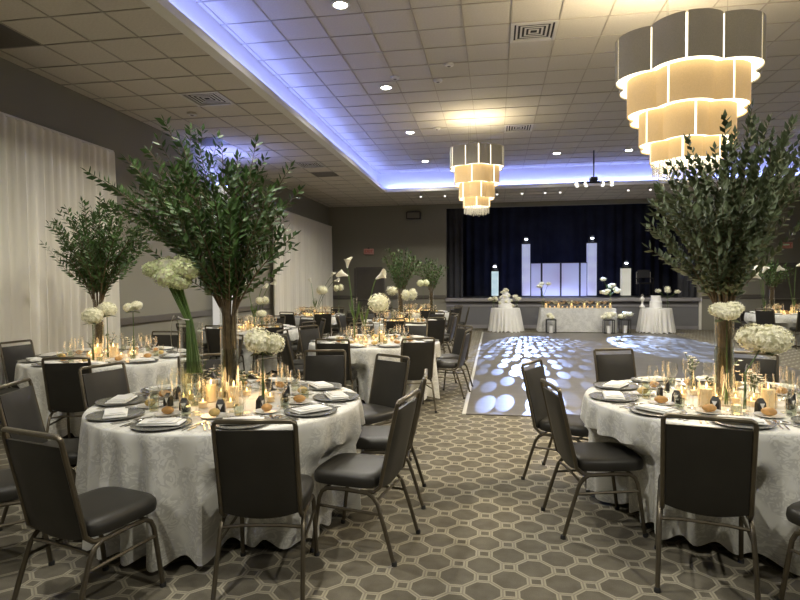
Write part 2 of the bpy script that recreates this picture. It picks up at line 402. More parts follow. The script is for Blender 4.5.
# ------------------------------------------------------------------ ceilings with single tiles
P_ = .605
def tiles(parent, x0, x1, y0, y1, z, gx, gy, m, holes=(), rng=random.Random(3)):
    cells = []
    i0 = math.floor((x0-gx)/P_); i1 = math.ceil((x1-gx)/P_); j0 = math.floor((y0-gy)/P_); j1 = math.ceil((y1-gy)/P_)
    grid = MB()
    for i in range(i0, i1+1):
        x = gx+i*P_
        if x0 < x < x1: grid.box(x, (y0+y1)/2, z+.0, .016, y1-y0, .008)
    for j in range(j0, j1+1):
        y = gy+j*P_
        if y0 < y < y1: grid.box((x0+x1)/2, y, z+.0, x1-x0, .016, .0078)
    for i in range(i0, i1):
        for j in range(j0, j1):
            a, b_ = max(x0, gx+i*P_), min(x1, gx+(i+1)*P_); c, d = max(y0, gy+j*P_), min(y1, gy+(j+1)*P_)
            if b_-a < .03 or d-c < .03: continue
            cx, cy = (a+b_)/2, (c+d)/2
            if any(abs(cx-hx) < .3 and abs(cy-hy) < .3 for hx, hy in holes): continue
            v = Vector((cx, cy, z-CAMH)); dep = v.dot(_F)
            vis = dep > .5 and abs(v.dot(_R))/dep < .74 and abs(v.dot(_U))/dep < .56
            cells.append((0 if vis else 1, v.length, cx, cy, b_-a, d-c))
    cells.sort(); cache = {}; rest = MB()
    for k, (nv, _, cx, cy, sx, sy) in enumerate(cells):
        if nv == 0 and k < parent[1]:
            key = (round(sx, 2), round(sy, 2))
            if key not in cache: cache[key] = MB().box(0, 0, .008, sx-.003, sy-.003, .016, bev=.002).mesh('ceiling_tile', m, False)
            o = link('ceiling_tile', cache[key], parent[0], loc=(cx, cy, z+.004+rng.uniform(0, .003)))
            o.rotation_euler = (rng.uniform(-.002, .002), rng.uniform(-.002, .002), 0)
        else: rest.box(cx, cy, z+.014, sx-.004, sy-.004, .02)
    if rest.v: rest.build('ceiling_tile_field', m, parent[0], False, 'stuff')
    grid.build('ceiling_grid', M['grid'], parent[0], False)
LG = (-4.51, 5.34)      # soffit grid
UG = (.22, 7.04)        # upper grid
lowvents = [(-4.2, 8.06), (-4.2, 12.6)]; lowgr = [(-5.42, 5.64), (-5.42, 10.48), (-4.2, 14.4)]
upvents = [(.52, 7.95), (.52, 12.79)]
low = struct('ceiling', MB().box((XL+TL-.3)/2, (YF+YB)/2, CZ+.08, TL-.3-XL, YF-YB, .1)
             .box((TL+TR)/2, (TF+.3+YF)/2, CZ+.08, TR-TL+.6, YF-TF-.3, .1).box((TR+.3+XR)/2, (YF+YB)/2, CZ+.08, XR-TR-.3, YF-YB, .1)
             .box((TL+TR)/2, (YB+TB-.3)/2, CZ+.08, TR-TL+.6, TB-.3-YB, .1), M['tile'])
def snap(p, g): return (g[0]+(math.floor((p[0]-g[0])/P_)+.5)*P_, g[1]+(math.floor((p[1]-g[1])/P_)+.5)*P_)
lowvents = [snap(p, LG) for p in lowvents]; lowgr = [snap(p, LG) for p in lowgr]; upvents = [snap(p, UG) for p in upvents]
tiles((low, 260), XL, TL-.16, YB, YF, CZ, *LG, M['tile'], lowvents+lowgr)
mid_part = struct('ceiling', MB().box((TL+TR)/2, YF-.5, CZ+.2, TR-TL, .9, .05), M['tile'])
tiles((mid_part, 130), TL-.14, TR+.14, TF+.16, YF, CZ, *LG, M['tile'])
rgt = struct('ceiling', MB().box(XR-.5, YF/2, CZ+.2, .6, YF, .05), M['tile'])
tiles((rgt, 60), TR+.16, XR, YB, YF, CZ, *LG, M['tile'])
up = struct('ceiling', MB().box((TL+TR)/2, (TF+TB)/2, CU+.09, TR-TL+.6, TF-TB+.6, .1), M['tileup'])
tiles((up, 298), TL-.28, TR+.28, TB-.28, TF+.28, CU, *UG, M['tileup'], upvents)
# cove fascia (vertical face), lip moulding and led strip
mb = MB()
mb.box(TL-.30, (TF+TB)/2, (CZ+CU)/2+.02, .03, TF-TB+.6, CU-CZ).box(TR+.30, (TF+TB)/2, (CZ+CU)/2+.02, .03, TF-TB+.6, CU-CZ)
mb.box((TL+TR)/2, TF+.30, (CZ+CU)/2+.02, TR-TL+.6, .03, CU-CZ).box((TL+TR)/2, TB-.30, (CZ+CU)/2+.02, TR-TL+.6, .03, CU-CZ)
struct('trim_5', mb, M['covewall'])
def rim(x0, x1, z0, z1, m, name, off0, off1):
    mb = MB()
    xa, xb = TL-off1, TL-off0
    mb.box((xa+xb)/2, (TF+TB)/2, (z0+z1)/2, xb-xa, TF-TB+2*off1, z1-z0)
    mb.box(TR+(off0+off1)/2, (TF+TB)/2, (z0+z1)/2, xb-xa, TF-TB+2*off1, z1-z0)
    mb.box((TL+TR)/2, TF+(off0+off1)/2, (z0+z1)/2, TR-TL+2*off0, xb-xa, z1-z0)
    mb.box((TL+TR)/2, TB-(off0+off1)/2, (z0+z1)/2, TR-TL+2*off0, xb-xa, z1-z0)
    return mb
mb = rim(0, 0, CZ-.03, CZ+.07, None, '', 0.0, .045)
m2 = rim(0, 0, CZ-.015, CZ+.01, None, '', .045, .16); mb.add(m2.v, m2.f)
struct('trim_6', mb, M['white'])
struct('trim_7', rim(0, 0, CZ+.027, CZ+.034, None, '', .05, .285), M['covewall'])
struct('trim_8', rim(0, 0, CZ+.035, CZ+.041, None, '', .13, .145), M['led'])

def vent(cx, cy, z, label, name='ceiling_vent'):
    t = thing(name, label, 'vent', (cx, cy, z))
    MB().box(0, 0, .02, .59, .59, .02).build('backing', M['ventdark'], t, False)
    fr = MB()
    for s in (-1, 1): fr.box(s*.28, 0, .0, .045, .605, .02).box(0, s*.28, 0, .515, .045, .02)
    fr.build('frame', M['vent'], t, False)
    for k, r in enumerate((.22, .165, .11, .055)):
        mb = MB()
        for s in (-1, 1): mb.box(s*r, 0, .002, .026, 2*r+.026, .004).box(0, s*r, .002, 2*r-.026, .026, .0038)
        mb.build('louver', M['vent'], t, False)
    return t
vent(*lowvents[0], CZ, 'white square louvered ceiling vent nearest the camera, left soffit')
vent(*lowvents[1], CZ, 'far white square louvered vent in the left soffit above the curtains')
vent(*upvents[0], CU, 'white square louvered vent in the raised ceiling beside the big chandelier')
vent(*upvents[1], CU, 'white square louvered vent in the raised ceiling beyond the small chandelier')
for (gx, gy), lb in zip(lowgr, ['flat dark return air panel in soffit at the top left corner', 'flat dark return air panel in soffit above the blue glow', 'flat dark return air panel in soffit farthest from the camera']):
    t = thing('return_air_panel', lb, 'vent', (gx, gy, CZ))
    MB().box(0, 0, .012, .6, .6, .01).build('backing', M['ventdark'], t, False)
    mb = MB()
    for k in range(24): mb.box(0, -.28+k*.0243, .002, .585, .014, .008)
    mb.build('slats', M['grille'], t, False, 'stuff')
# sprinklers / sensors
for (px, py, z), lb in zip([(192, 113, CZ), (449, 64, CU), (438, 80, CU), (437, 128, CU), (395, 77, CU)], ['small round white speaker disc in the left soffit', 'small round grey detector near the raised ceiling vent', 'small round white detector behind the ceiling vent', 'round white detector just before the small chandelier', 'small sprinkler disc near the second downlight']):
    p = atz(px, py, z); t = thing('ceiling_detector', lb, 'detector', (p.x, p.y, z-.012))
    MB().lathe([(.05, -.025), (.07, -.015), (.075, 0), (.075, .012)], 16).build('cover', M['vent'], t)
    MB().lathe([(.02, -.032), (.03, -.024)], 10).build('sensor', M['grille'], t)

# downlights
dl = thing('ceiling_downlight', '', 'ceiling light', (0, 0, 50))
MB().lathe([(.115, 0), (.115, -.012), (.085, -.014), (.085, -.004)], 24, cap1=False).build('trim_ring', M['vent'], dl)
MB().lathe([(.084, -.006), (.0, -.009)], 20, cap1=False).build('lens', M['bulb'], dl, False)
spots = [(-1.81, 3.8, 'left row, just above the top of the photo'), (-1.81, 6.77, 'nearest of the left row, at the top edge'), (-1.81, 9.72, 'second visible in the left row'), (-1.83, 12.68, 'third visible in the left row'),
         (-1.86, 15.74, 'farthest of the left row'), (1.6, 15.42, 'far row, right of the small chandelier'), (3.37, 15.41, 'far row, beside the big chandelier'), (5.2, 15.41, 'far row, behind the right tree'),
         (6.8, 12.68, 'right row, behind the big chandelier'), (6.8, 9.72, 'right row, out at the right'), (6.8, 6.77, 'right row, beyond the right edge'), (6.8, 3.8, 'right row, beside the camera'),
         (-1.81, .8, 'added soft fill, left above the camera'), (2.4, .8, 'added soft fill, middle above the camera'), (6.8, .8, 'added soft fill, right above the camera')]  # these three are unseen, added as soft fill for the near end
for x, y, d in spots:
    o = place(dl, (x, y, CU-.002), 0, 'round recessed downlight in the raised ceiling, ' + d, 'recessed downlights of the raised ceiling')
    lamp('SPOT', (x, y, CU-.05), 135, (1, .945, .80), spot=150, radius=.07)

# projector pole with lamp bar near the stage
p = atz(592, 150, CU)
t = thing('lighting_pole', 'thin black pole from the ceiling holding a short lamp bar before the stage', 'stage light', (2.5, 15.3, CU))
MB().tube([(0, 0, 0), (0, 0, -.78)], .018, 8).build('pole', M['black'], t)
MB().box(0, 0, -.8, .95, .05, .05, bev=.01).build('crossbar', M['black'], t)
MB().box(0, 0, -.72, .2, .16, .1, bev=.02).build('clamp_box', M['black'], t)
for dx in (-.42, -.2, .2, .42):
    q = MB().tube([(dx, 0, -.8), (dx, -.09, -.9)], [.045, .055], 10).build('lamp_head', M['vent'], t)
    MB().lathe([(.04, 0), (.0, -.004)], 10, c=(dx, -.11, -.92), cap1=False).build('lens', M['dimbulb'], q)
# row of small spots under the far soffit
for k, px in enumerate((497, 522, 545, 560, 628, 650, 672, 545+150, 720, 445, 421)):
    x = aty(px, 190, 17.55).x
    t = thing('soffit_spotlight', '', 'spotlight', (x, 17.55, CZ-.008), 0, 'small spotlights in a row under the far soffit')
    t['label'] = 'small white spotlight under the far soffit, %s from the left' % ('third fourth fifth sixth seventh eighth ninth tenth eleventh second first'.split()[k])
    MB().lathe([(.045, 0), (.045, -.02)], 12).tube([(0, 0, -.02), (0, 0, -.06)], .01, 6).build('mount', M['vent'], t)
    q = MB().tube([(0, .04, -.06), (0, -.05, -.12)], .042, 10).build('lamp_head', M['vent'], t)
    MB().lathe([(.033, 0), (.0, -.003)], 10, c=(0, -.052, -.124), cap1=False).build('lens', M['dimbulb'], q)

# ------------------------------------------------------------------ chandeliers
def chandelier(loc, R, H, label, rz, energy):        # four stacked scalloped drums
    t = thing('chandelier', label, 'chandelier', loc, rz)
    k = R/.83; hz = H/1.48
    def lob(th, r):   # six scallops
        a = (th % (pi/3))-pi/6
        return r*(.84+.16*max(0, cos(3*a))**.8)
    tiers = [(.83, 0, -.45, 'shadegrey'), (.69, -.41, -.82, 'shadecream'), (.55, -.79, -1.15, 'shadecream'), (.42, -1.12, -1.34, 'shadecream')]
    for ti, (r, z0, z1, mt) in enumerate(tiers):
        r *= k; z0 *= hz; z1 *= hz
        # glowing liner just inside the shade, with its lower annulus
        n = 96; vs = []; fs = []
        for z, q in ((z0-.01, .975), (z1+.012, .975), (z1+.012, .80 if ti < 3 else .55)):
            for i in range(n): th = 2*pi*i/n; rr = lob(th, r)*q; vs.append((rr*cos(th), rr*sin(th), z))
        for b_ in range(2):
            for i in range(n): j = (i+1) % n; fs.append((b_*n+i, b_*n+j, b_*n+n+j, b_*n+n+i))
        tier = MB().add(vs, fs).build('shade_tier', M['diffuser'], t, True)
        for s in range(12 if ti == 0 else 6):
            gap = .010/r
            st_ = pi/6 if ti == 0 else pi/3; of = (0, .25, .7, .45)[ti]; a0, a1 = s*st_+gap+of, (s+1)*st_-gap+of; vs = []; fs = []; m_ = 8 if ti == 0 else 16
            for i in range(m_+1):
                th = a0+(a1-a0)*i/m_
                for q, z in ((1, z1), (1, z0), (.988, z0), (.988, z1)):
                    rr = lob(th, r)*q; vs.append((rr*cos(th), rr*sin(th), z))
            for i in range(m_):
                for c in range(4): d = (c+1) % 4; fs.append((i*4+c, i*4+d, i*4+4+d, i*4+4+c))
            fs += [(0, 1, 2, 3), (m_*4+3, m_*4+2, m_*4+1, m_*4)]
            MB().add(vs, fs).build('shade_panel', M[mt], tier, True)
    mb = MB(); rr = random.Random(4)
    for ring, cnt in ((.36, 44), (.29, 34), (.2, 22)):
        for i in range(cnt):
            a = 2*pi*i/cnt; x, y = ring*k*cos(a), ring*k*sin(a); zb = (-1.46-(.36-ring)*.25-rr.uniform(0, .02))*hz; z = -1.30*hz
            while z > zb: mb.lathe([(.001, 0), (.008*k+.002, -.011), (.001, -.022)], 4, c=(x, y, z), cap0=False, cap1=False); z -= .024
    mb.build('crystal_strands', M['crystal'], t, False, 'stuff')
    MB().lathe([(.10, .0), (.10, .03), (.02, .06)], 16, c=(0, 0, 0)).build('hub', M['chrome'], t)
    for a in range(3): MB().tube([(.5*R*cos(a*2.1), .5*R*sin(a*2.1), 0), (.5*R*cos(a*2.1), .5*R*sin(a*2.1), CU-loc[2]-.01)], .004, 5).build('suspension_wire', M['chrome'], t)
    mb = MB()
    for a in range(6): mb.tube([(0, 0, .01), (R*.9*cos(a*pi/3+.5), R*.9*sin(a*pi/3+.5), -.02)], .008, 5)
    mb.build('spoke_frame', M['chrome'], t)
    MB().lathe([(.9*R*.93, -.2), (0, -.2)], 24, cap1=False).build('top_diffuser', M['diffuser'], t, False)
    lamp('AREA', (loc[0], loc[1], loc[2]+.03), energy*.34, (1, .80, .50), (pi, 0, 0), R*1.3)
    lamp('AREA', (loc[0], loc[1], loc[2]-H-.05), energy*.30, (1, .82, .55), (0, 0, 0), R*.8)
    lamp('POINT', (loc[0], loc[1], loc[2]-H*.75), energy*.09, (1, .80, .50), radius=.2)
pc = aty(690, 60, 6.25)
chandelier((pc.x, 6.35, 4.05), .72, 1.38, 'large four-tier scalloped drum chandelier with crystals, at the upper right', -.3, 150)
pc = aty(476.5, 150, 11.9)
chandelier((pc.x, 11.9, 4.30), .58, 1.30, 'small four-tier scalloped drum chandelier hanging before the stage', .1, 28)

# ------------------------------------------------------------------ left wall curtains
c1 = drape('window_curtain', -5.72, 1.0, -5.72, 8.0, .04, 3.60, M['curtain'], .14, .04)
tag(c1, 'white sheer pleated curtain at the left edge of the photo', 'curtain')
r1 = MB().box(XL+.09, 4.5, 3.61, .18, 7.02, .03).build('curtain_rail', M['white'], c1, False)
c2 = drape('window_curtain', -5.72, 14.45, -5.72, 19.95, .04, 3.60, M['curtain'], .14, .04)
tag(c2, 'white sheer pleated curtain farther down the left wall', 'curtain')
MB().box(XL+.09, 17.2, 3.61, .18, 5.52, .03).build('curtain_rail', M['white'], c2, False)
t = thing('lit_column', 'tall white lit column by the left wall, blue glow on top', 'column', (XL+.22, 11.45, 0))
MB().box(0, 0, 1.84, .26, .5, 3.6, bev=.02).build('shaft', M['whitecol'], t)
MB().box(0, 0, .03, .3, .54, .06, bev=.01).build('base', M['white'], t)
MB().box(0, 0, 3.67, .2, .34, .05, bev=.01).build('led_fixture', M['led'], t)
lamp('SPOT', (XL+.3, 11.4, 3.74), 26, BLUE, (pi, 0, 0), spot=165, radius=.05)

# doors, exit signs, wall speaker
def door(n, x0, x1, y, z1, label):
    d = MB().box((x0+x1)/2, y-.015, z1/2, x1-x0, .03, z1).build('door_%d' % n, M['door'], None, False); d['kind'] = 'structure'
    fr = MB().box(x0-.03, y-.03, z1/2, .07, .06, z1+.06).box(x1+.03, y-.03, z1/2, .07, .06, z1+.06).box((x0+x1)/2, y-.03, z1+.03, x1-x0, .06, .07)
    fr.build('door_frame', M['trimgrey'], d, False)
    MB().box((x0+x1)/2, y-.07, 1.0, (x1-x0)*.8, .04, .05, bev=.01).build('push_bar', M['trimgrey'], d, False)
    return d
door(1, -4.9, -3.92, YF, 2.1, '')
door(2, 8.7, 9.78, YF, 2.1, '')
def exit_sign(p, label):
    t = thing('exit_sign', label, 'sign', p)
    MB().box(0, 0, 0, .36, .05, .2, bev=.01).build('housing', M['exit'], t)
    MB().box(0, 0, .12, .06, .04, .05).build('mount', M['trimgrey'], t)
    cu = bpy.data.curves.new('lettering', 'FONT'); cu.body = 'EXIT'; cu.size = .15; cu.align_x = 'CENTER'; cu.align_y = 'CENTER'; cu.extrude = .002
    cu.materials.append(M['exitred']); tmp = bpy.data.objects.new('lettering_curve', cu); COL.objects.link(tmp); bpy.context.view_layer.update()
    me = bpy.data.meshes.new_from_object(tmp.evaluated_get(bpy.context.evaluated_depsgraph_get())); bpy.data.objects.remove(tmp)
    o = bpy.data.objects.new('lettering', me); COL.objects.link(o); o.parent = t; o.location = (0, -.028, 0); o.rotation_euler = (pi/2, 0, 0)
exit_sign((-4.42, YF-.06, 2.72), 'faded red exit sign on the far wall above the left door')
exit_sign((9.2, YF-.06, 2.72), 'faded red exit sign on the far wall above the right door')
t = thing('wall_speaker', 'dark box speaker high on the far wall left of the stage', 'speaker', (-2.78, YF-.16, 3.95))
MB().box(0, 0, 0, .5, .24, .26, bev=.02).build('cabinet', M['black'], t)
MB().box(0, -.125, 0, .44, .01, .2).build('grille', M['grille'], t)
MB().box(0, .14, 0, .1, .04, .1).build('bracket', M['black'], t)

# ------------------------------------------------------------------ dance floor
DX0, DX1, DY0, DY1 = -.36, 5.3, 6.9, 18.4
df = thing('dance_floor', 'glossy grey wood-look dance floor with pale edge trim before the stage', 'dance floor', (0, 0, 0))
MB().box((DX0+DX1)/2, (DY0+DY1)/2, .006, DX1-DX0, DY1-DY0, .012).build('floor_panel', M['wood'], df, False)
mb = MB().box(DX0, (DY0+DY1)/2, .008, .05, DY1-DY0+.05, .017, bev=.005)
mb.build('edge_trim', M['vent'], df)
MB().box((DX0+DX1)/2, DY0, .008, DX1-DX0, .04, .014, bev=.005).build('edge_trim', mat('dark edge trim', (.12, .11, .10), .5, noise=(4, .1)), df)

# ------------------------------------------------------------------ banquet chair
def arc(c, r, a0, a1, n, f): return [f(c[0]+r*cos(a0+(a1-a0)*i/n), c[1]+r*sin(a0+(a1-a0)*i/n)) for i in range(n+1)]
def make_chair():
    t = thing('banquet_chair', '', 'chair', (0, 0, -50))
    # seat cushion: superellipse outline, domed top
    n = 28; vs = []; fs = []
    def out(i, k, dy=0):
        a = 2*pi*i/n; c, s = cos(a), sin(a); e = .42
        return (k*.218*math.copysign(abs(c)**e, c), .035+k*.222*math.copysign(abs(s)**e, s))
    prof = [(.90, .405), (.98, .412), (1, .435), (.985, .462), (.93, .478), (.75, .486), (.4, .489)]
    for k, z in prof:
        for i in range(n): x, y = out(i, k); vs.append((x, y, z-.012*(y < -.1)*0))
    for b_ in range(len(prof)-1):
        for i in range(n): j = (i+1) % n; fs.append((b_*n+i, b_*n+j, b_*n+n+j, b_*n+n+i))
    fs.append(tuple(range(n-1, -1, -1))); fs.append(tuple((len(prof)-1)*n+i for i in range(n)))
    seat = MB().add(vs, fs).build('seat', M['vinyl'], t)
    # back: leans from (y -.185, z .45) to (y -.30, z .92)
    def by(z): return -.195-(z-.44)*.23
    vs = []; fs = []; nu, nv = 9, 9
    for side in (1, -1):
        for v in range(nv):
            for u in range(nu):
                x = (-1+2*u/(nu-1)); z = .868-(v/(nv-1))*(.868-.425)
                if v == nv-1: z = .425-.035*(1-x*x)
                elif v > nv-4: z -= .035*(1-x*x)*(v-(nv-4))/3.0
                puff = (1-abs(x)**6)*(1-abs(2*v/(nv-1)-1)**6)
                vs.append((x*.188, by(z)+.004+side*(.009+.015*puff), z))
    N = nu*nv
    for v in range(nv-1):
        for u in range(nu-1):
            a = v*nu+u; fs.append((a, a+1, a+nu+1, a+nu)); fs.append((N+a, N+a+nu, N+a+nu+1, N+a+1))
    bd = [u for u in range(nu)]+[v*nu+nu-1 for v in range(1, nv)]+[(nv-1)*nu+u for u in range(nu-2, -1, -1)]+[v*nu for v in range(nv-2, 0, -1)]
    for i in range(len(bd)): a, b_ = bd[i], bd[(i+1) % len(bd)]; fs.append((a, N+a, N+b_, b_))
    back = MB().add(vs, fs).build('backrest', M['vinyl'], t)
    # back frame: one tube up, over and down again, curling forward under the seat
    S = .200
    def side(s): return [(s*S, .02, .388), (s*S, -.09, .385), (s*S, -.155, .395), (s*S, by(.44)-.0, .43), (s*S, by(.50), .50), (s*S, by(.66), .66), (s*S, by(.89), .89)]
    pts = side(-1)+[(-S+.003, by(.905), .905), (-S+.014, by(.914), .914)]+[(S-.014, by(.914), .914), (S-.003, by(.905), .905)]+side(1)[::-1]
    fr = MB().tube(pts, .0125, 8).build('back_frame', M['bronze'], t)
    MB().box(0, by(.913), .916, .375, .026, .021, bev=.005).build('grip_rail', M['bronzelt'], fr)
    # legs: each half of the inverted U under the seat
    for s in (-1, 1):
        F_ = [(s*.215, .232, .0), (s*.21, .205, .20), (s*.207, .186, .33), (s*.206, .168, .368), (s*.205, .135, .388), (s*.205, .02, .392)]
        Rr = [(s*.222, -.285, .0), (s*.216, -.225, .20), (s*.211, -.182, .33), (s*.208, -.155, .366), (s*.206, -.12, .386), (s*.205, .02, .392)]
        for nm, q in (('front', F_), ('rear', Rr)):
            lg = MB().tube(q, .0125, 8).build('leg', M['bronze'], t)
            MB().lathe([(.016, 0), (.016, .018), (.013, .024)], 8, c=(q[0][0], q[0][1], 0)).build('glide', M['rubber'], lg)
        MB().tube([(s*.211, .193, .285), (s*.214, -.198, .275)], .0085, 6).build('stretcher', M['bronze'], t)
    MB().tube([(-.209, -.17, .34), (-.1, -.175, .352), (.1, -.175, .352), (.209, -.17, .34)], .009, 6).build('cross_bar', M['bronze'], t)
    MB().tube([(-.205, .15, .385), (.205, .15, .385)], .009, 6).build('cross_bar', M['bronze'], t)
    return t
CH = make_chair()
def chair(x, y, face, where):        # x, y = middle of the top rail, face = heading in degrees
    a = radians(face); rz = a-pi/2
    CHAIRS[where[-1]].append((x+cos(a)*.30, y+sin(a)*.30, a)); where = where[0]
    return place(CH, (x+cos(a)*.30, y+sin(a)*.30, 0), rz, 'black vinyl banquet chair ' + where, 'black banquet chairs around the tables')

EDGE = {0: 'right', 36: 'right rear', 72: 'far right', 108: 'far left', 144: 'left rear', 180: 'left', 216: 'left front', 252: 'near left', 288: 'near right', 324: 'right front'}
TN = {'T1': 'front left table', 'T2': 'front right table', 'T3': 'near left wall table', 'T4': 'second dance floor table',
      'T5': 'second left wall table', 'T6': 'third left wall table', 'T7': 'third dance floor table', 'T8': 'fourth dance floor table', 'T9': 'far right table'}
TC = {'T1': (-1.84, 3.79), 'T2': (1.57, 4.28), 'T3': (-4.32, 5.95), 'T4': (-1.67, 7.95), 'T5': (-4.45, 10.0), 'T6': (-4.6, 14.3), 'T7': (-2.0, 12.0), 'T8': (-2.1, 16.1), 'T9': (7.3, 15.9)}
def seat_name(a):
    a = (a+18) % 360; return EDGE[int(a//36)*36]
used_seats = {}; CHAIRS = {k: [] for k in TC}
def chair_name(T, a):                                # nearest seat word not yet taken at that table
    order = sorted(EDGE, key=lambda k: abs((a-k+180) % 360-180)); U = used_seats.setdefault(T, set())
    for k in order:
        if k not in U: U.add(k); return EDGE[k]
# explicit chairs: (x, y, facing)
EX = {'T1': [(-1.15, 2.62, 99), (-2.06, 2.27, 75), (-3.22, 3.41, 14), (-3.20, 4.28, -17), (-2.72, 5.02, -55), (-1.66, 5.50, -80), (-.92, 5.17, -123), (-.50, 4.18, 186), (-.50, 3.34, 170), (-3.0, 2.62, 45)],
      'T2': [(1.03, 2.99, 76), (.36, 3.83, 11), (.31, 4.88, -26), (1.16, 5.92, -72), (2.35, 5.75, -118), (1.86, 2.72, 124)],
      'T3': [(-3.86, 4.67, 106), (-5.6, 5.98, -8), (-5.35, 4.95, 42), (-4.6, 7.5, -86), (-3.35, 7.1, -130)],
      'T4': [(-1.90, 6.60, 93), (-.90, 6.84, 114), (-.36, 8.05, 172), (-.45, 8.92, 218), (-1.3, 9.55, 262), (-2.2, 9.42, 292), (-2.88, 8.66, 330), (-3.0, 7.85, 0), (-2.72, 7.1, 38)]}
for T, L in EX.items():
    for x, y, f in L:
        a = math.degrees(atan2(y-TC[T][1], x-TC[T][0])); chair(x, y, f, ('at the %s of the %s' % (chair_name(T, a), TN[T]), T))
for T, st in (('T5', 20), ('T6', 8), ('T7', -12), ('T8', 0), ('T9', 10)):
    rr = random.Random(ord(T[1]))
    for k in range(10):
        a = st+36*k; ar = radians(a); r = 1.30+rr.uniform(-.06, .12); x, y = TC[T][0]+r*cos(ar), TC[T][1]+r*sin(ar)
        if x < XL+.4 or x > XR-.4: continue
        if T == 'T8' and sin(ar) > .95: continue
        chair(x, y, a+180+rr.uniform(-8, 8), ('at the %s of the %s' % (chair_name(T, a), TN[T]), T))

# ------------------------------------------------------------------ tables
TT = .755
def table(T):
    x, y = TC[T]; t = thing('round_table', 'round folding banquet table hidden under the cloth of the ' + TN[T], 'table', (x, y, 0))
    MB().lathe([(.90, TT-.03), (.905, TT-.004)], 48).build('tabletop', M['twig'], t)
    for a in range(4): MB().tube([(.45*cos(a*pi/2+.8), .45*sin(a*pi/2+.8), 0), (.42*cos(a*pi/2+.8), .42*sin(a*pi/2+.8), TT-.03)], .016, 8).build('leg', M['black'], t)
def uvmesh(me, fn):
    uv = me.uv_layers.new(name='UVMap')
    for lp in me.loops: uv.data[lp.index].uv = fn(me.vertices[lp.vertex_index].co)
def round_cloth(name, loc, R, zt, hem, nf, m, seed, flare=.012, amp=.050, n=288, nt=16, dents=()):
    rr = random.Random(seed)
    # fold crests at uneven angles
    cr = []; a = 0
    while a < 2*pi-.1: cr.append(a); a += 2*pi/nf*rr.uniform(.65, 1.35)
    def fold(th, t):
        best = 9
        lo = max([c for c in cr if c <= th] or [cr[0]]); nx = [c for c in cr if c > th]; hi = nx[0] if nx else 2*pi+cr[0]
        q = (th-lo)/(hi-lo); return cos(2*pi*q)
    vs = [(0, 0, zt)]; fs = []; fl = [fold(2*pi*i/n, 0) for i in range(n)]
    wv = [rr.uniform(0, 6) for _ in range(4)]
    rings = [(R*.5, zt), (R*.97, zt), (R*.992, zt-.004), (R*1.0, zt-.014)]
    for r, z in rings:
        for i in range(n): th = 2*pi*i/n; vs.append((r*cos(th), r*sin(th), z))
    for k in range(1, nt+1):
        t = k/nt
        for i in range(n):
            th = 2*pi*i/n; f = fl[i]; A = amp*(t**.75)*(1+.35*sin(3*th+wv[0])+.25*sin(7*th+wv[1]))
            r = R+.003+flare*t**1.1*(1+.25*sin(2*th+wv[2]))+A*f
            h = hem-.018*f+.012*sin(5*th+wv[3]); z = (zt-.014)*(1-t)+h*t
            for qx, qy, qa in dents:          # a pushed-in seat tucks the cloth inward
                ex, ey = loc[0]+r*cos(th)-qx, loc[1]+r*sin(th)-qy; ly = ex*cos(qa)+ey*sin(qa); lx = abs(-ex*sin(qa)+ey*cos(qa))
                if ly < .285 and lx < .40 and ly > -.3:
                    wq = 1 if lx < .25 else max(0, 1-(lx-.25)/.15); wz = min(1, max(0, (.555-z)/.06)); r -= (.29-ly)*wq*wq*(3-2*wq)*wz*wz*(3-2*wz)-.018*f*wz*wq
            vs.append((r*cos(th), r*sin(th), z))
    K = len(rings)+nt
    for i in range(n): fs.append((0, 1+i, 1+(i+1) % n))
    for k in range(K-1):
        for i in range(n): j = (i+1) % n; fs.append((1+k*n+i, 1+k*n+n+i, 1+k*n+n+j, 1+k*n+j))
    me = MB().add(vs, fs).mesh(name, m, True)
    uv = me.uv_layers.new(name='UVMap'); co = [v.co for v in me.vertices]
    for pl in me.polygons:
        th0 = None
        for li in pl.loop_indices:
            c = co[me.loops[li].vertex_index]; th = atan2(c.y, c.x)
            if th0 is None: th0 = th
            while th-th0 > pi: th -= 2*pi
            while th-th0 < -pi: th += 2*pi
            if c.z > zt-.006: uv.data[li].uv = (c.x, c.y+10)
            else: uv.data[li].uv = (th*R, c.z)
    o = link(name, me); o.location = loc; return o
for i, T in enumerate(TC):
    table(T); near = T in ('T1', 'T2', 'T3', 'T4')
    o = round_cloth('tablecloth', (*TC[T], 0), .918, TT+.006, .05, 26 if near else 22, M['damask'], i+5, n=288 if near else 144, nt=16 if near else 8, dents=CHAIRS[T])
    tag(o, 'white damask floor-length tablecloth on the ' + TN[T], 'tablecloth', 'white damask tablecloths')
ZT = TT+.0075

# ------------------------------------------------------------------ tableware prototypes
def proto(name, cat): return thing(name, '', cat, (0, 0, -50))
pr = {}
t = pr['charger'] = proto('charger_plate', 'plate')
MB().lathe([(.09, 0), (.10, .002), (.165, .011), (.168, .014), (.163, .015), (.102, .006), (.0, .005)], 36, cap1=False).build('rim', M['charger'], t)
mb = MB()
for i in range(56): a = 2*pi*i/56; mb.lathe([(.001, 0), (.004, .003), (.001, .006)], 4, c=(.164*cos(a), .164*sin(a), .012))
mb.build('beading', M['charger'], t, True, 'stuff')
t = pr['napkin'] = proto('folded_napkin', 'napkin')
MB().box(0, 0, .006, .135, .245, .010, bev=.004).box(.004, -.008, .016, .12, .215, .008, rz=.05, bev=.003).build('cloth', M['linen'], t)
MB().box(-.002, .0, .0225, .08, .14, .003, rz=.08, bev=.001).build('menu_card', M['cake'], t)
t = pr['bplate'] = proto('bread_plate', 'plate')
MB().lathe([(.045, 0), (.05, .002), (.082, .010), (.083, .0125), (.08, .0125), (.05, .005), (0, .004)], 28, cap1=False).build('plate_rim', M['china'], t)
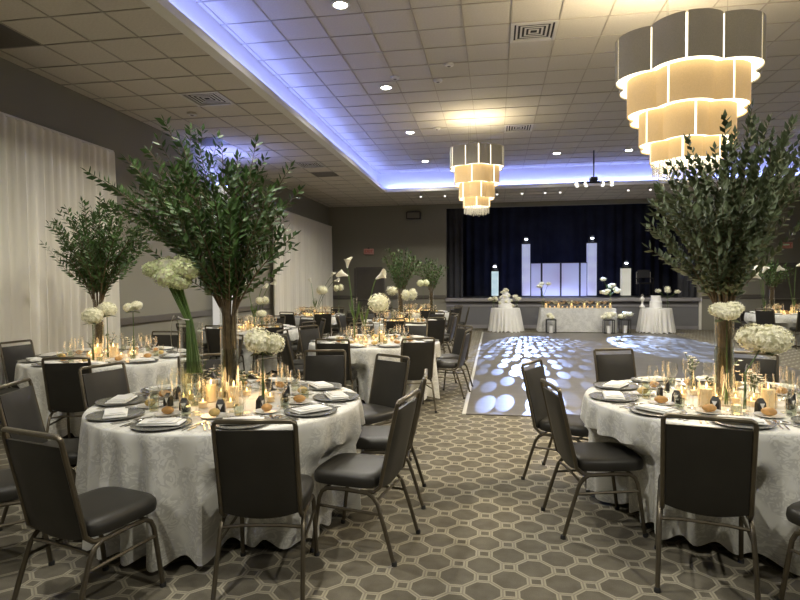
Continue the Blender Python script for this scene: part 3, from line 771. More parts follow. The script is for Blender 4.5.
for key, mm in (('roll', 'bread'), ('roll2', 'breadlt')):
    t = pr[key] = proto('bread_roll', 'bread'); MB().ell((0, 0, .022), (.044, .034, .024), 14, 8).build('crust', M[mm], t)
    MB().box(0, 0, .0455, .05, .003, .002).build('score_mark', M['breadlt'], t)
t = pr['wine'] = proto('wine_glass', 'glass')
MB().lathe([(.034, 0), (.03, .003), (.006, .007), (.004, .02), (.004, .085)], 16).build('stem', M['glass'], t)
MB().lathe([(.004, .085), (.022, .095), (.036, .118), (.040, .145), (.037, .175), (.031, .20)], 20, cap1=False, cap0=False).build('bowl', M['glass'], t)
t = pr['flute'] = proto('champagne_flute', 'glass')
MB().lathe([(.032, 0), (.028, .003), (.006, .007), (.0035, .02), (.0035, .10)], 14).build('stem', M['glass'], t)
MB().lathe([(.0035, .10), (.014, .115), (.024, .15), (.0265, .185), (.024, .235)], 16, cap1=False, cap0=False).build('bowl', M['glass'], t)
t = pr['tumbler'] = proto('water_tumbler', 'glass')
MB().lathe([(.029, .004), (.034, .10)], 18, cap0=True, cap1=False).lathe([(.029, 0), (.030, .012)], 18).build('wall', M['glass'], t)
MB().lathe([(.028, .012), (.031, .065)], 16).build('water', M['water'], t)
def cutlery(name, tip):
    t = proto(name, name.split('_')[-1] if '_' in name else name)
    mb = MB().box(0, -.05, .003, .010, .10, .003, bev=.001).box(0, .015, .004, .005, .05, .003)
    mb.build('handle', M['silver'], t, False)
    tp = MB()
    if tip == 'fork':
        tp.box(0, .05, .004, .020, .03, .003, bev=.001)
        for k in range(4): tp.box(-.0083+k*.0055, .08, .005, .003, .034, .0022)
        tp.build('tines', M['silver'], t, False)
    elif tip == 'knife': tp.box(0, .085, .004, .017, .11, .0022, bev=.001).build('blade', M['silver'], t, False)
    else: tp.ell((0, .062, .006), (.017, .026, .005), 12, 6).build('bowl', M['silver'], t)
    return t
pr['fork'] = cutlery('fork', 'fork'); pr['knife'] = cutlery('knife', 'knife'); pr['spoon'] = cutlery('spoon', 'spoon')
t = pr['favor'] = proto('favor_box', 'gift box')
MB().add([(-.028, -.018, 0), (.028, -.018, 0), (.028, .018, 0), (-.028, .018, 0), (-.026, -.016, .06), (.026, -.016, .06), (.026, .016, .06), (-.026, .016, .06), (-.016, 0, .088), (.016, 0, .088)],
         [(3, 2, 1, 0), (0, 1, 5, 4), (1, 2, 6, 5), (2, 3, 7, 6), (3, 0, 4, 7), (4, 5, 9, 8), (6, 7, 8, 9), (5, 6, 9), (7, 4, 8)]).build('box', M['blackbox'], t, False)
MB().add([(-.016, -.0185, .058), (.016, -.0185, .058), (0, -.0195, .024), (-.016, -.0170, .058), (.016, -.0170, .058), (0, -.018, .024)], [(2, 1, 0), (3, 4, 5), (0, 1, 4, 3), (1, 2, 5, 4), (2, 0, 3, 5)]).build('white_panel', M['ink'], t, False)
GN = {'charger': ('dark grey charger plate', 'charger plates at the place settings'), 'napkin': ('folded white napkin', 'folded white napkins on the chargers'),
      'bplate': ('small white bread plate', 'bread plates'), 'roll': ('golden bread roll', 'bread rolls'), 'roll2': ('pale bread roll', 'bread rolls'), 'wine': ('clear stemmed wine glass', 'wine glasses'),
      'flute': ('tall clear champagne flute', 'champagne flutes'), 'tumbler': ('clear tumbler of water', 'water tumblers'), 'fork': ('steel fork', 'steel forks'), 'knife': ('steel knife', 'steel knives'),
      'spoon': ('steel spoon', 'steel spoons'), 'favor': ('small black favor box', 'black tuxedo favor boxes')}
def put(key, x, y, z, rz, where): return place(pr[key], (x, y, z), rz, GN[key][0]+' '+where, GN[key][1])
rs = random.Random(21)
OCC = []
def free(x, y, r, T=None, lim=.5):                  # nearest unoccupied spot of the table top
    for k in range(260):
        q = .006*k**.8; a = k*2.4; px, py = x+q*cos(a), y+q*sin(a)
        if T and hypot(px-TC[T][0], py-TC[T][1]) > lim: continue
        if all((px-ox)**2+(py-oy)**2 > (r+orr)**2 for ox, oy, orr in OCC): break
    OCC.append((px, py, r)); return px, py
def setting(T, ang, full):
    cx, cy = TC[T]; a = radians(ang)
    ux, uy = cos(a), sin(a)               # outward
    vx, vy = sin(a), -cos(a)              # the guest's right, who looks inward ... (-u)
    rx, ry = -vx*-1, -vy*-1
    def P(r, s): return cx+ux*r+(-uy)*s, cy+uy*r+ux*s       # s>0: counterclockwise = guest's right
    fr = a+pi/2                              # item +y pointing inward
    where = 'at the %s seat, %s' % (seat_name(ang), TN[T]); j = lambda q: rs.uniform(-q, q)
    x, y = P(.745, 0); put('charger', x, y, ZT, a, where); OCC.append((x, y, .17))
    put('napkin', x, y, ZT+.012, a+j(.32), where)
    x, y = P(.50, -.14); put('bplate', x, y, ZT, 0, where); OCC.append((x, y, .087))
    put('roll' if rs.random() < .65 else 'roll2', x, y, ZT+.0085, rs.uniform(0, 3), where)
    x, y = P(.45+j(.005), .05); put('wine', x, y, ZT, 0, where); OCC.append((x, y, .043))
    x, y = P(.385, -.015+j(.005)); put('flute', x, y, ZT, 0, where); OCC.append((x, y, .036))
    x, y = P(.52, .004); put('tumbler', x, y, ZT, 0, where); OCC.append((x, y, .038))
    if full:
        x, y = P(.72, .187); put('knife', x, y, ZT, fr+j(.02), where)
        x, y = P(.72, .216); put('spoon', x, y, ZT, fr+j(.05), where)
        x, y = P(.72, -.186); put('fork', x, y, ZT, fr+j(.05), 'nearest the charger ' + where)
        x, y = P(.73, -.212); put('fork', x, y, ZT, fr+j(.05), 'outermost ' + where)
        x, y = P(.395, -.095); put('favor', x, y, ZT, fr+j(.5), where); OCC.append((x, y, .036))
for T, st, cnt in (('T1', -59, 10), ('T2', -67, 10)):
    for k in range(cnt): setting(T, st+36*k, True)
for T, st in (('T3', -68), ('T4', -99), ('T5', 20), ('T7', -12), ('T6', 8), ('T8', 0), ('T9', 10)):
    for k in range(10): setting(T, st+36*k, False)

# ------------------------------------------------------------------ candles and vases
t = pr['votive'] = proto('votive_candle', 'candle')
MB().lathe([(.030, .0), (.036, .065)], 18, cap1=False).build('glass_cup', M['votive'], t)
w_ = MB().lathe([(.027, .004), (.029, .035)], 14).build('wax', M['wax'], t)
MB().lathe([(.001, .036), (.005, .043), (.004, .052), (.0005, .062)], 8).build('flame', M['flame'], t)
t = pr['pillar'] = proto('pillar_candle', 'candle')
MB().lathe([(.05, 0), (.052, .006), (.052, .155)], 20, cap1=False).build('glass_cylinder', M['votive'], t)
MB().lathe([(.036, .005), (.037, .118)], 18).build('wax', M['wax'], t)
MB().lathe([(.001, .12), (.007, .13), (.006, .143), (.0005, .158)], 8).build('flame', M['flame'], t)
GN['votive'] = ('lit votive candle', 'votive candles'); GN['pillar'] = ('lit glass-cylinder pillar candle', 'pillar candles')
def candles(T, n, seed, light=True, pillars=1):
    rr = random.Random(seed); cx, cy = TC[T]
    for k in range(n):
        a = radians(36*k+rr.uniform(-9, 9)) if k < 10 else radians(90*(k-10)+rr.uniform(-20, 20)-60); r = rr.uniform(.22, .31) if k < 10 else .13
        fx, fy = free(cx+r*cos(a), cy+r*sin(a), .038, T)
        put('votive', fx, fy, ZT, 0, '%s, %s of the centrepiece, %s' % ('outer ring' if k < 10 else 'inner ring', EDGE[(36*k) % 360] if k < 10 else ('near', 'right', 'far', 'left')[k-10], TN[T]))
    for k in range(pillars):
        a = -1.0 if k == 0 else 3.6; fx, fy = free(cx+.16*cos(a), cy+.16*sin(a), .055, T); put('pillar', fx, fy, ZT, 0, '%s the vase on the ' % ('before', 'left of')[k]+TN[T])
    if light:
        for k in range(2):
            lamp('POINT', (cx+.22*cos(k*pi+1.0), cy+.22*sin(k*pi+1.0), ZT+.13), .85, (1, .60, .26), radius=.10)

# greenery in tall clear vase -----------------------------------------
def leaf(mb, p, d, up, L, W):
    s = d.cross(up); s = s.normalized() if s.length > 1e-4 else Vector((1, 0, 0)); nrm = s.cross(d).normalized()
    m_ = p+d*L*.45-nrm*L*.05
    mb.add([p, m_+s*W+nrm*L*.07, p+d*L, m_-s*W+nrm*L*.07, m_], [(0, 4, 1), (4, 2, 1), (0, 3, 4), (4, 3, 2)])
def bez(a, b, c, n): return [a*(1-i/n)**2+b*2*(i/n)*(1-i/n)+c*(i/n)**2 for i in range(n+1)]
def tall_greenery(x, y, tips, label, vlabel, vh=.62, vr=.062, dens=1.0, L=.058, mleaf='leaf', seed=1, start=.14, twigs=6, det=True):
    rr = random.Random(seed)
    OCC.append((x, y, vr+.005))
    v = thing('cylinder_vase', vlabel, 'vase', (x, y, ZT))
    MB().lathe([(vr, 0), (vr, .02), (vr, vh)], 24, cap1=False).build('glass_wall', M['glass'], v)
    MB().lathe([(vr*.93, .006), (vr*.93, vh*.55)], 20).build('water', M['water'], v)
    g = thing('branch_arrangement', label, 'greenery', (x, y, ZT+.02))
    O = Vector((x, y, ZT+.02))
    for k, tp in enumerate(tips):
        tp = Vector(tp)-O; a = rr.uniform(0, 6.28)
        b0 = Vector((cos(a)*vr*.6, sin(a)*vr*.6, 0)); hd = Vector((tp.x, tp.y, 0)); hl = hd.length; hd = hd/hl if hl > 1e-4 else hd
        neck = Vector((hd.x*vr*.7, hd.y*vr*.7, vh*.9)); 
        mid = neck+Vector((tp.x*.30, tp.y*.30, (tp.z-neck.z)*.62)); up_ = bez(neck, mid, tp, 10)
        low_ = [b0.lerp(neck, q/3)+Vector((rr.uniform(-.004, .004), 0, 0)) for q in range(3)]
        path = low_+up_; m_ = len(path)
        br = MB().tube(path, [.0085-.0065*i/(m_-1) for i in range(m_)], 5)
        lv = MB(); fi = len(low_)
        tot = sum((path[i+1]-path[i]).length for i in range(fi, m_-1))
        def along(pth, s0, step, LL):
            acc = 0; nxt = s0; side = 1
            for i in range(len(pth)-1):
                a_, b_ = pth[i], pth[i+1]; sl = (b_-a_).length; d = (b_-a_)/max(sl, 1e-6)
                while acc+sl > nxt:
                    p = a_+d*(nxt-acc); az = rr.uniform(-.6, .6)+(0 if side > 0 else pi)
                    o1 = d.orthogonal().normalized(); o2 = d.cross(o1); out = o1*cos(az)+o2*sin(az)
                    dd = (d*.75+out*.85+Vector((0, 0, .1))).normalized()
                    ll = LL*rr.uniform(.75, 1.2); leaf(lv, p, dd, (d+Vector((rr.uniform(-.5, .5), rr.uniform(-.5, .5), .2))).normalized(), ll, ll*.27)
                    side = -side; nxt += step*rr.uniform(.75, 1.25)
                acc += sl
            leaf(lv, pth[-1], (pth[-1]-pth[-2]).normalized(), Vector((0, .3, 1)), LL, LL*.2)
        along(path[fi:], tot*start*rr.uniform(.8, 1.1), .020/dens, L)
        for q in range(twigs):
            f = rr.uniform(start*.8, .85); i = fi+int(f*(m_-1-fi)); p = path[min(i, m_-2)]; d = (path[min(i+1, m_-1)]-p).normalized()
            az = rr.uniform(0, 6.28); o1 = d.orthogonal().normalized(); o2 = d.cross(o1); out = o1*cos(az)+o2*sin(az)
            tl = (1-f)*tot*rr.uniform(.5, .8)+.08; e = p+(d*.85+out*.5+Vector((0, 0, .15))).normalized()*tl
            pth = bez(p, p+(e-p)*.5+out*.02, e, 4); br.tube(pth, [.003, .0026, .002, .0016, .001], 4); along(pth, .03, .022/dens, L*.92)
        o = br.build('branch', M['twig'], g); lv.build('leaves', M[mleaf], o, False, 'stuff')
    return g
def tips_px(lst, Y): return [aty(px, py, Y+dy) for px, py, dy in lst]
rr = random.Random(9)
t1 = [(88, 172, -.1), (112, 185, -.05), (140, 175, .1), (127, 160, -.2), (165, 122, 0), (148, 150, .25), (180, 140, -.2), (196, 135, .15), (208, 160, -.35), (222, 148, .3), (237, 158, 0), (228, 168, -.3), (256, 143, .05), (250, 175, .3),
      (290, 168, .1), (272, 190, -.2), (294, 236, 0), (265, 200, .35), (120, 205, .3), (150, 190, -.45), (175, 170, .45), (200, 180, .5), (185, 200, -.5), (215, 200, -.5), (240, 205, .5), (260, 225, .4), (170, 225, .45), (230, 225, -.45), (280, 215, .1), (245, 180, -.1)]
tall_greenery(*TC['T1'], tips_px(t1, TC['T1'][1]), 'tall spreading dark green leafy branches at the centre of the front left table', 'tall clear cylinder vase holding branches on the front left table', dens=1.0, seed=2, L=.07, vh=.66, twigs=4)
t2 = [(655, 205, 0), (648, 228, .1), (668, 175, -.1), (683, 185, .3), (700, 165, -.2), (715, 150, .2), (735, 135, 0), (725, 120, -.2), (752, 108, .1), (770, 120, .3), (793, 122, 0), (785, 140, -.2), (800, 150, .2), (765, 150, -.35), (745, 160, .4), (780, 170, .3), (760, 190, -.3),
      (773, 215, 0), (768, 245, .1), (752, 235, .4), (690, 205, -.4), (675, 215, .4), (705, 195, .45), (722, 180, -.45), (665, 240, .3), (740, 205, -.4), (660, 190, .2), (690, 160, .1), (720, 215, .45), (795, 175, .1)]
tall_greenery(*TC['T2'], tips_px(t2, TC['T2'][1]), 'tall spreading grey-green leafy branches at the centre of the front right table', 'tall clear cylinder vase holding branches on the front right table', dens=1.0, seed=3, L=.072, twigs=5, mleaf='leaf2', vh=.66)
t3 = [(55, 222, 0), (66, 208, .1), (82, 202, -.2), (100, 197, .1), (112, 205, .3), (128, 208, 0), (145, 220, -.1), (138, 240, .2), (60, 240, .3), (75, 225, -.3), (95, 215, .4), (120, 225, -.4), (70, 262, .2), (130, 262, 0), (105, 230, -.1), (90, 240, .4), (85, 212, .0), (117, 240, .3), (64, 252, -.2), (141, 228, .2)]
tall_greenery(TC['T3'][0]-.17, TC['T3'][1], tips_px(t3, TC['T3'][1]), 'tall dark green branches beside the near curtain, on the left wall table', 'tall clear cylinder vase holding branches near the left curtain', dens=.9, seed=4, L=.072, vh=.66)
def fan(x, y, zt, R, n, seed):
    r_ = random.Random(seed); L_ = []
    for k in range(n):
        a = 2*pi*k/n+r_.uniform(-.2, .2); q = R*r_.uniform(.35, 1); L_.append((x+q*cos(a), y+q*.8*sin(a), zt-(q/R)**2*.35*r_.uniform(.5, 1.3)))
    return L_
tall_greenery(TC['T7'][0]+.05, TC['T7'][1], fan(TC['T7'][0]+.05, TC['T7'][1], 2.30, .50, 16, 5), 'green branches rising from the third table along the dance floor', 'clear cylinder vase of branches on the third table along the dance floor', dens=.5, seed=5, L=.08, twigs=3, start=.15)
tall_greenery(TC['T8'][0]+.35, TC['T8'][1], fan(TC['T8'][0]+.35, TC['T8'][1], 2.25, .50, 14, 6), 'green branches rising from the fourth table along the dance floor', 'clear cylinder vase of branches on the fourth table along the dance floor', dens=.45, seed=6, L=.08, twigs=3, start=.15)
gx = aty(772, 290, TC['T9'][1]).x
tall_greenery(gx, TC['T9'][1], fan(gx, TC['T9'][1], 2.10, .45, 14, 8), 'green branches on the table beyond the dance floor at right', 'clear cylinder vase of branches on the table beyond the dance floor', dens=.45, seed=7, L=.08, twigs=3, start=.15)

# hydrangeas ---------------------------------------------------------------
def floret_head(mb, core, c, r, n, rr, s=.02):
    core.ell(c, (r[0]*.86, r[1]*.86, r[2]*.86), 12, 8)
    for k in range(n):
        z = 1-2*(k+.5)/n; q = sqrt(1-z*z); a = k*2.39996
        d = (Vector((q*cos(a), q*sin(a), z))+Vector((rr.uniform(-.16, .16), rr.uniform(-.16, .16), rr.uniform(-.16, .16)))).normalized(); p = Vector(c)+Vector((d.x*r[0], d.y*r[1], d.z*r[2]))*rr.uniform(.93, 1.05)
        nn = Vector((d.x/r[0], d.y/r[1], d.z/r[2])).normalized(); nn = (nn+Vector((rr.uniform(-.3, .3), rr.uniform(-.3, .3), rr.uniform(-.2, .3)))).normalized()
        a1 = nn.orthogonal().normalized(); b1 = nn.cross(a1); ph = rr.uniform(0, 1.5); vs = [p]; 
        for i in range(8):
            t_ = ph+i*pi/4; rad = s*(1.0 if i % 2 == 0 else .45); vs.append(p+(a1*cos(t_)+b1*sin(t_))*rad+nn*(s*.25 if i % 2 == 0 else 0))
        mb.add(vs, [(0, 1+i, 1+(i+1) % 8) for i in range(8)])
def blob_heads(n, R, s, rr):
    out = []
    for k in range(n):
        a = 2*pi*k/n; out.append(((R*cos(a)*.6, R*sin(a)*.6, rr.uniform(-.2, .3)*s), (s, s, s*.8)))
    return out
def hydrangea(x, y, hz, R, label, base='bud', mcol='hyd', lobes=1, seed=1, lean=(0, 0), n=170, squash=.7, stems=1, vh=.24):
    x, y = free(x, y, .03); rr = random.Random(seed); t = thing('hydrangea_arrangement', label, 'flower vase', (x, y, ZT))
    MB().lathe([(.035, 0), (.036, .01), (.03, .05), (.014, vh*.7), (.017, vh)], 14, cap1=False).build('glass_vase', M['glass'], t)
    H = hz-ZT; cx, cy = lean
    st = MB()
    for k in range(3): st.tube([(.008*cos(k*2), .008*sin(k*2), .01), (.003, 0, vh), (cx*.6, cy*.6, H*.8), (cx, cy, H)], .004, 5)
    st.build('stem', M['stem'], t)
    lf = MB()
    for k in range(4):
        a = k*1.6+seed; d = Vector((cos(a), sin(a), -.2)).normalized(); leaf(lf, Vector((cx, cy, H-R*squash*.8)), d, Vector((0, 0, 1)), .11, .035)
    lf.build('leaves', M['leaf2'], t, False, 'stuff')
    for k in range(lobes):
        hd, core = MB(), MB(); a = 2*pi*k/lobes+.4; q = R*.45 if lobes > 1 else 0; f = .62 if lobes > 1 else 1
        floret_head(hd, core, (cx+q*cos(a), cy+q*sin(a), H+(rr.uniform(-.02, .03) if lobes > 1 else 0)), (R*f, R*f, R*squash*(.85 if lobes > 1 else 1)), n//lobes+(20 if lobes > 1 else 0), rr)
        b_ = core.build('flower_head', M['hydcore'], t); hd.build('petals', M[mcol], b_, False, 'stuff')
    return t
p = aty(266, 338, 3.66); hydrangea(p.x, 3.66, 1.19, .135, 'cream hydrangea head on a slim clear vase, right of the front left branches', lobes=3, seed=1, squash=.62, n=260)
p = aty(727, 313, 4.05); hydrangea(p.x, 4.05, 1.375, .10, 'smaller upper cream hydrangea beside the front right branches', lobes=3, seed=2, squash=.5, n=220)
p = aty(766, 338, 3.8); hydrangea(p.x-.05, 3.8, 1.22, .155, 'largest cream hydrangea cluster, lower right of the front right branches', lobes=3, seed=3, squash=.62, n=420, lean=(.12, 0))
p = aty(98, 320, 5.5); hydrangea(p.x, 5.5, 1.25, .105, 'round cream hydrangea left of the vase on the left wall table', lobes=1, seed=4, squash=.85)
p = aty(107, 311, 5.8); hydrangea(p.x, 5.8, 1.31, .10, 'second cream hydrangea touching the vase of the left wall table', lobes=1, seed=5, squash=.8)
p = aty(133, 309, 5.9); hydrangea(p.x, 5.9, 1.33, .09, 'small cream hydrangea right of the left wall table branches', lobes=2, seed=6, squash=.6)
p = aty(379, 301, 7.7); hydrangea(p.x, 7.7, 1.31, .15, 'round cream hydrangea on the second dance floor table', lobes=1, seed=7, squash=.9, n=220)
p = aty(322, 291, 14.2); hydrangea(p.x, 14.2, 1.42, .17, 'cream hydrangea on the farthest left wall table, left of the pair', lobes=1, seed=8, squash=.8, n=80)
p = aty(335.5, 288, 14.4); hydrangea(p.x+.05, 14.4, 1.48, .13, 'cream flower right of the hydrangea on the farthest left wall table', lobes=2, seed=9, squash=.8, n=80)
p = aty(264, 301, 9.8); hydrangea(p.x, 9.8, 1.28, .11, 'cream flower head on the second left wall table, upper', lobes=2, seed=10, squash=.7, n=90)
p = aty(265, 313, 9.7); hydrangea(p.x, 9.6, 1.06, .09, 'cream flower head on the second left wall table, lower', lobes=1, seed=11, squash=.7, n=90)
p = aty(392, 290, 11.6); hydrangea(p.x, 11.6, 1.43, .12, 'small cream flower left of the third dance floor table branches', lobes=1, seed=12, squash=.8, n=90)
p = aty(410, 293, 11.7); hydrangea(p.x, 11.7, 1.36, .16, 'cream flower cluster right of the third dance floor table branches', lobes=2, seed=13, squash=.9, n=110)
p = aty(423, 284, 15.7); hydrangea(p.x, 15.7, 1.60, .17, 'pale green flower cluster on the fourth table along the dance floor', mcol='hydgreen', lobes=2, seed=14, squash=.7, n=90)
# hydrangea bouquet in a tall cylinder with a wire loop on the front left table
x_ = aty(192, 383, 3.62).x
t = thing('bouquet_vase', 'tall clear vase of green stems with a leaning pale green hydrangea bouquet', 'flower vase', (*free(x_, 3.62, .08), ZT))
MB().lathe([(.075, 0), (.075, .56)], 24, cap1=False).build('glass_wall', M['glass'], t)
MB().lathe([(.070, .005), (.070, .30)], 20).build('water', M['water'], t)
st = MB(); rr = random.Random(5)
for k in range(16):
    a = rr.uniform(0, 6.28); q = rr.uniform(.01, .06)
    st.tube([(q*cos(a)+.02, q*sin(a), .22), (-.01+.4*q*cos(a), .4*q*sin(a), .56), (-.10+.8*q*cos(a), .8*q*sin(a), .78), (-.14+1.4*q*cos(a), q*sin(a), .88)], .006, 5)
st.build('stems', M['stem'], t, True, 'stuff')
hd, core = MB(), MB()
for c_, r_ in (((-.17, 0, .93), .10), ((-.08, .02, .95), .09), ((-.01, -.04, .91), .085), ((-.25, -.03, .92), .07), ((-.12, -.07, .87), .09), ((-.1, .08, .90), .08), ((-.04, -.06, .84), .07)):
    floret_head(hd, core, c_, (r_, r_, r_*.75), 90, rr, .019)
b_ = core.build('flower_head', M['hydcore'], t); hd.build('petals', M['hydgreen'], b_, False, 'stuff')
MB().tube([(-.09+.028*cos(a*pi/12), -.05, .48+.13*sin(a*pi/12)) for a in range(25)], .0025, 5).build('wire_loop', M['chrome'], t)
MB().tube([(-.075, -.03, .60), (-.03, -.05, .585), (.0, -.02, .58)], .004, 5).build('tie', M['linen'], t)
for tn_, xx, yy, hh, lb in (('T1', *TC['T1'], 0, ''),): pass
# calla lilies --------------------------------------------------------------
def calla(mb, st, base, tip, d, s=.05):
    pth = bez(Vector(base), Vector((base[0]*.5+tip[0]*.5, base[1], tip[2]*.75)), Vector(tip), 8); st.tube(pth, [.006]*9, 5)
    d = Vector(d).normalized(); a1 = d.orthogonal().normalized(); b1 = d.cross(a1); vs = []; fs = []; n = 12; p = Vector(tip)
    for k, (q, h) in enumerate(((.12, 0), (.3, .5), (.45, 1.1), (.75, 1.6), (1.0, 1.9))):
        for i in range(n):
            a = 2*pi*i/n; lift = .7*max(0, cos(a))*(k/4)**2; vs.append(p+d*s*(h+lift)+(a1*cos(a)+b1*sin(a))*s*q)
    for k in range(4):
        for i in range(n): j = (i+1) % n; fs.append((k*n+i, k*n+j, k*n+n+j, k*n+n+i))
    mb.add(vs, fs)
def callas(x, y, heads, label, vh=.5, vr=.03, s=.06, n_v=1):
    x, y = free(x, y, vr+.005); t = thing('calla_lily_vase', label, 'flower vase', (x, y, ZT))
    MB().lathe([(vr, 0), (vr, vh)], 14, cap1=False).build('glass_vase', M['glass'], t)
    for k, (hx, hy, hz, d) in enumerate(heads):
        bl, st = MB(), MB(); calla(bl, st, (.01*(k-1), 0, .02), (hx, hy, hz-ZT), d, s); o = st.build('stem', M['stem'], t); bl.build('blossom', M['petal'], o)
    lf = MB()
    for k in range(6):
        a = k*1.1; leaf(lf, Vector((0, 0, vh*.4)), Vector((.3*cos(a), .3*sin(a), 1)).normalized(), Vector((cos(a), sin(a), 0)), vh*.55, .014)
    lf.build('leaves', M['stem'], t, False, 'stuff')
Y4 = TC['T4'][1]; a_ = aty(357, 330, Y4).x
def HX(px, py, Y, x0): q = aty(px, py, Y); return (q.x-x0, 0, q.z)
callas(a_, Y4-.1, [(*HX(350, 276, Y4, a_), (-1, 0, .3)), (*HX(349, 268, Y4, a_), (.1, 0, 1))], 'left calla lily vase with twin white blooms, second dance floor table', .62, s=.062)
a_ = aty(365, 330, Y4+.1).x
callas(a_, Y4+.05, [(*HX(375, 279, Y4, a_), (1, 0, .6)), ], 'right calla lily vase with one bloom, second dance floor table', .5, s=.07)
a_ = aty(254, 320, 9.9).x
callas(a_, 9.9, [(*HX(262, 288, 9.9, a_), (1, 0, .4)), (*HX(270, 284, 9.9, a_), (1, 0, .2)), (*HX(247, 285, 9.9, a_), (-1, 0, 1))], 'calla lilies in a slim vase on the second left wall table', .5, s=.05)
a_ = aty(315, 310, 14.3).x
callas(a_, 14.3, [(*HX(311, 283, 14.3, a_), (-.4, 0, 1)), (*HX(331, 277, 14.3, a_), (.6, 0, 1)), (*HX(334, 281, 14.3, a_), (1, 0, .2))], 'calla lilies on the farthest left wall table', .45, s=.06)
a_ = aty(763, 303, 15.6).x
callas(a_, 15.6, [(*HX(757, 274, 15.6, a_), (-.4, 0, 1)), (*HX(761, 273, 15.6, a_), (.6, 0, 1)), (*HX(760, 279, 15.6, a_), (-1, 0, .6))], 'calla lilies on the table beyond the dance floor at right', .4, s=.08)
a_ = aty(794, 303, 15.7).x
callas(a_, 15.7, [(*HX(796, 266, 15.7, a_), (1, 0, .3)), (*HX(786, 270, 15.7, a_), (-1, 0, .2))], 'pale blooms farthest right on the table beyond the dance floor', .4, s=.09)
# small sprigs in bud vases -------------------------------------------------
def sprig(x, y, h, label, mcol='petal', seed=1, n=4, s=.018, lean=.06):
    x, y = free(x, y, .07); rr = random.Random(seed); t = thing('bud_vase', label, 'flower vase', (x, y, ZT)); vh = min(.13, h*.5)
    MB().lathe([(.022, 0), (.026, .03), (.012, vh*.8), (.014, vh)], 12, cap1=False).build('glass_vase', M['glass'], t)
    st, bl, lf = MB(), MB(), MB()
    for k in range(n):
        a = 2*pi*k/n+rr.uniform(-.4, .4); e = Vector((cos(a)*lean*rr.uniform(.5, 1.5), sin(a)*lean*rr.uniform(.5, 1.5), h*rr.uniform(.75, 1.0)))
        pth = bez(Vector((0, 0, .02)), Vector((0, 0, h*.6)), e, 6); st.tube(pth, .0022, 4)
        for q in range(3, 7):
            c = pth[q]+Vector((rr.uniform(-.02, .02), rr.uniform(-.02, .02), 0)); 
            for m_ in range(5):
                t_ = m_*1.257+rr.uniform(0, 1); d = Vector((cos(t_), sin(t_), .35)).normalized(); leaf(bl, c, d, Vector((0, 0, 1)), s*1.3, s*.5)
            leaf(lf, pth[q-1], Vector((rr.uniform(-1, 1), rr.uniform(-1, 1), .6)).normalized(), Vector((0, 0, 1)), .04, .01)
    st.build('stem', M['stem'], t); bl.build('blossoms', M[mcol], t, False, 'stuff'); lf.build('leaves', M['leaf2'], t, False, 'stuff')
    return t
sp = [('T1', 215, 372, .22, 'left of the branch vase'), ('T1', 248, 378, .20, 'in front of the hydrangea stem'), ('T1', 205, 360, .26, 'behind the bouquet vase'), ('T1', 275, 372, .16, 'below the hydrangea'),
      ('T2', 677, 388, .30, 'at its left, tallest sprig'), ('T2', 724, 380, .24, 'right of the branch vase'), ('T2', 742, 395, .18, 'below the big hydrangea'), ('T2', 770, 385, .2, 'at the right, dark leaves'), ('T2', 698, 375, .15, 'behind the candles'),
      ('T3', 122, 352, .26, 'right of its vase'), ('T3', 135, 352, .2, 'at its right'), ('T3', 90, 352, .16, 'left of its vase'), ('T4', 372, 342, .2, 'at its middle'), ('T4', 395, 342, .2, 'at its right'), ('T4', 345, 342, .18, 'at its left')]
for k, (T, px, py, h, w_) in enumerate(sp):
    q = atz(px, py, ZT); dx, dy = q.x-TC[T][0], q.y-TC[T][1]; r_ = hypot(dx, dy)
    if r_ > .42: q.x = TC[T][0]+dx*.4/r_; q.y = TC[T][1]+dy*.4/r_
    sprig(q.x, q.y, h, 'small bud vase, %s, %s' % (TN[T], w_), 'petal' if k % 3 else 'blush', k)
for T in ('T5', 'T6', 'T7', 'T8', 'T9'):
    for k in range(4): sprig(TC[T][0]+.3*cos(k*1.57+.5), TC[T][1]+.3*sin(k*1.57+.5), .24, 'bud vase of small blossoms, %s of the centrepiece, %s' % (('right rear', 'left rear', 'left front', 'right front')[k], TN[T]), 'petal' if k % 2 else 'blush', 60+k, n=4, s=.03)['group'] = 'bud vases on the far tables'

for i, T in enumerate(TC): candles(T, {'T1': 9, 'T2': 14}.get(T, 10), 40+i, True, 2 if T in ('T1', 'T2', 'T3') else 1)

# ------------------------------------------------------------------ stage set
SY = 22.0
def stage_column(px0, px1, pyt, m, label, Y=SY):
    a, b_ = aty(px0, 290, Y).x, aty(px1, 290, Y).x; zt = aty((px0+px1)/2, pyt, Y).z; w_ = b_-a
    t = thing('stage_column', label, 'column', ((a+b_)/2, Y, SZ))
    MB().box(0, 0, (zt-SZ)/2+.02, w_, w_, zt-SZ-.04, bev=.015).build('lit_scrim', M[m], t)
    MB().box(0, 0, .01, w_*1.3, w_*1.3, .02).build('base_plate', M['black'], t)
    MB().box(0, 0, zt-SZ, w_*1.1, w_*1.1, .03).build('top_plate', M['black'], t)
    h = thing('moving_head_light', 'bright moving head lamp on top of the ' + label, 'stage light', ((a+b_)/2, Y, zt+.015))
    MB().box(0, 0, .03, .2, .2, .06, bev=.01).build('base', M['black'], h)
    MB().box(-.1, 0, .13, .03, .06, .16).box(.1, 0, .13, .03, .06, .16).build('yoke', M['black'], h)
    q = MB().tube([(0, .08, .22), (0, -.1, .16)], [.07, .085], 12).build('lamp_head', M['black'], h)
    MB().lathe([(.05, 0), (.055, .03), (0, .045)], 14, c=(0, -.12, .13), cap1=False).build('lens', M['headbulb'], q)
    return ((a+b_)/2, zt+.2)
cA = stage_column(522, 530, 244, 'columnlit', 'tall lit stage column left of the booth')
cB = stage_column(587, 596, 243, 'columnlit', 'tall lit stage column right of the booth')
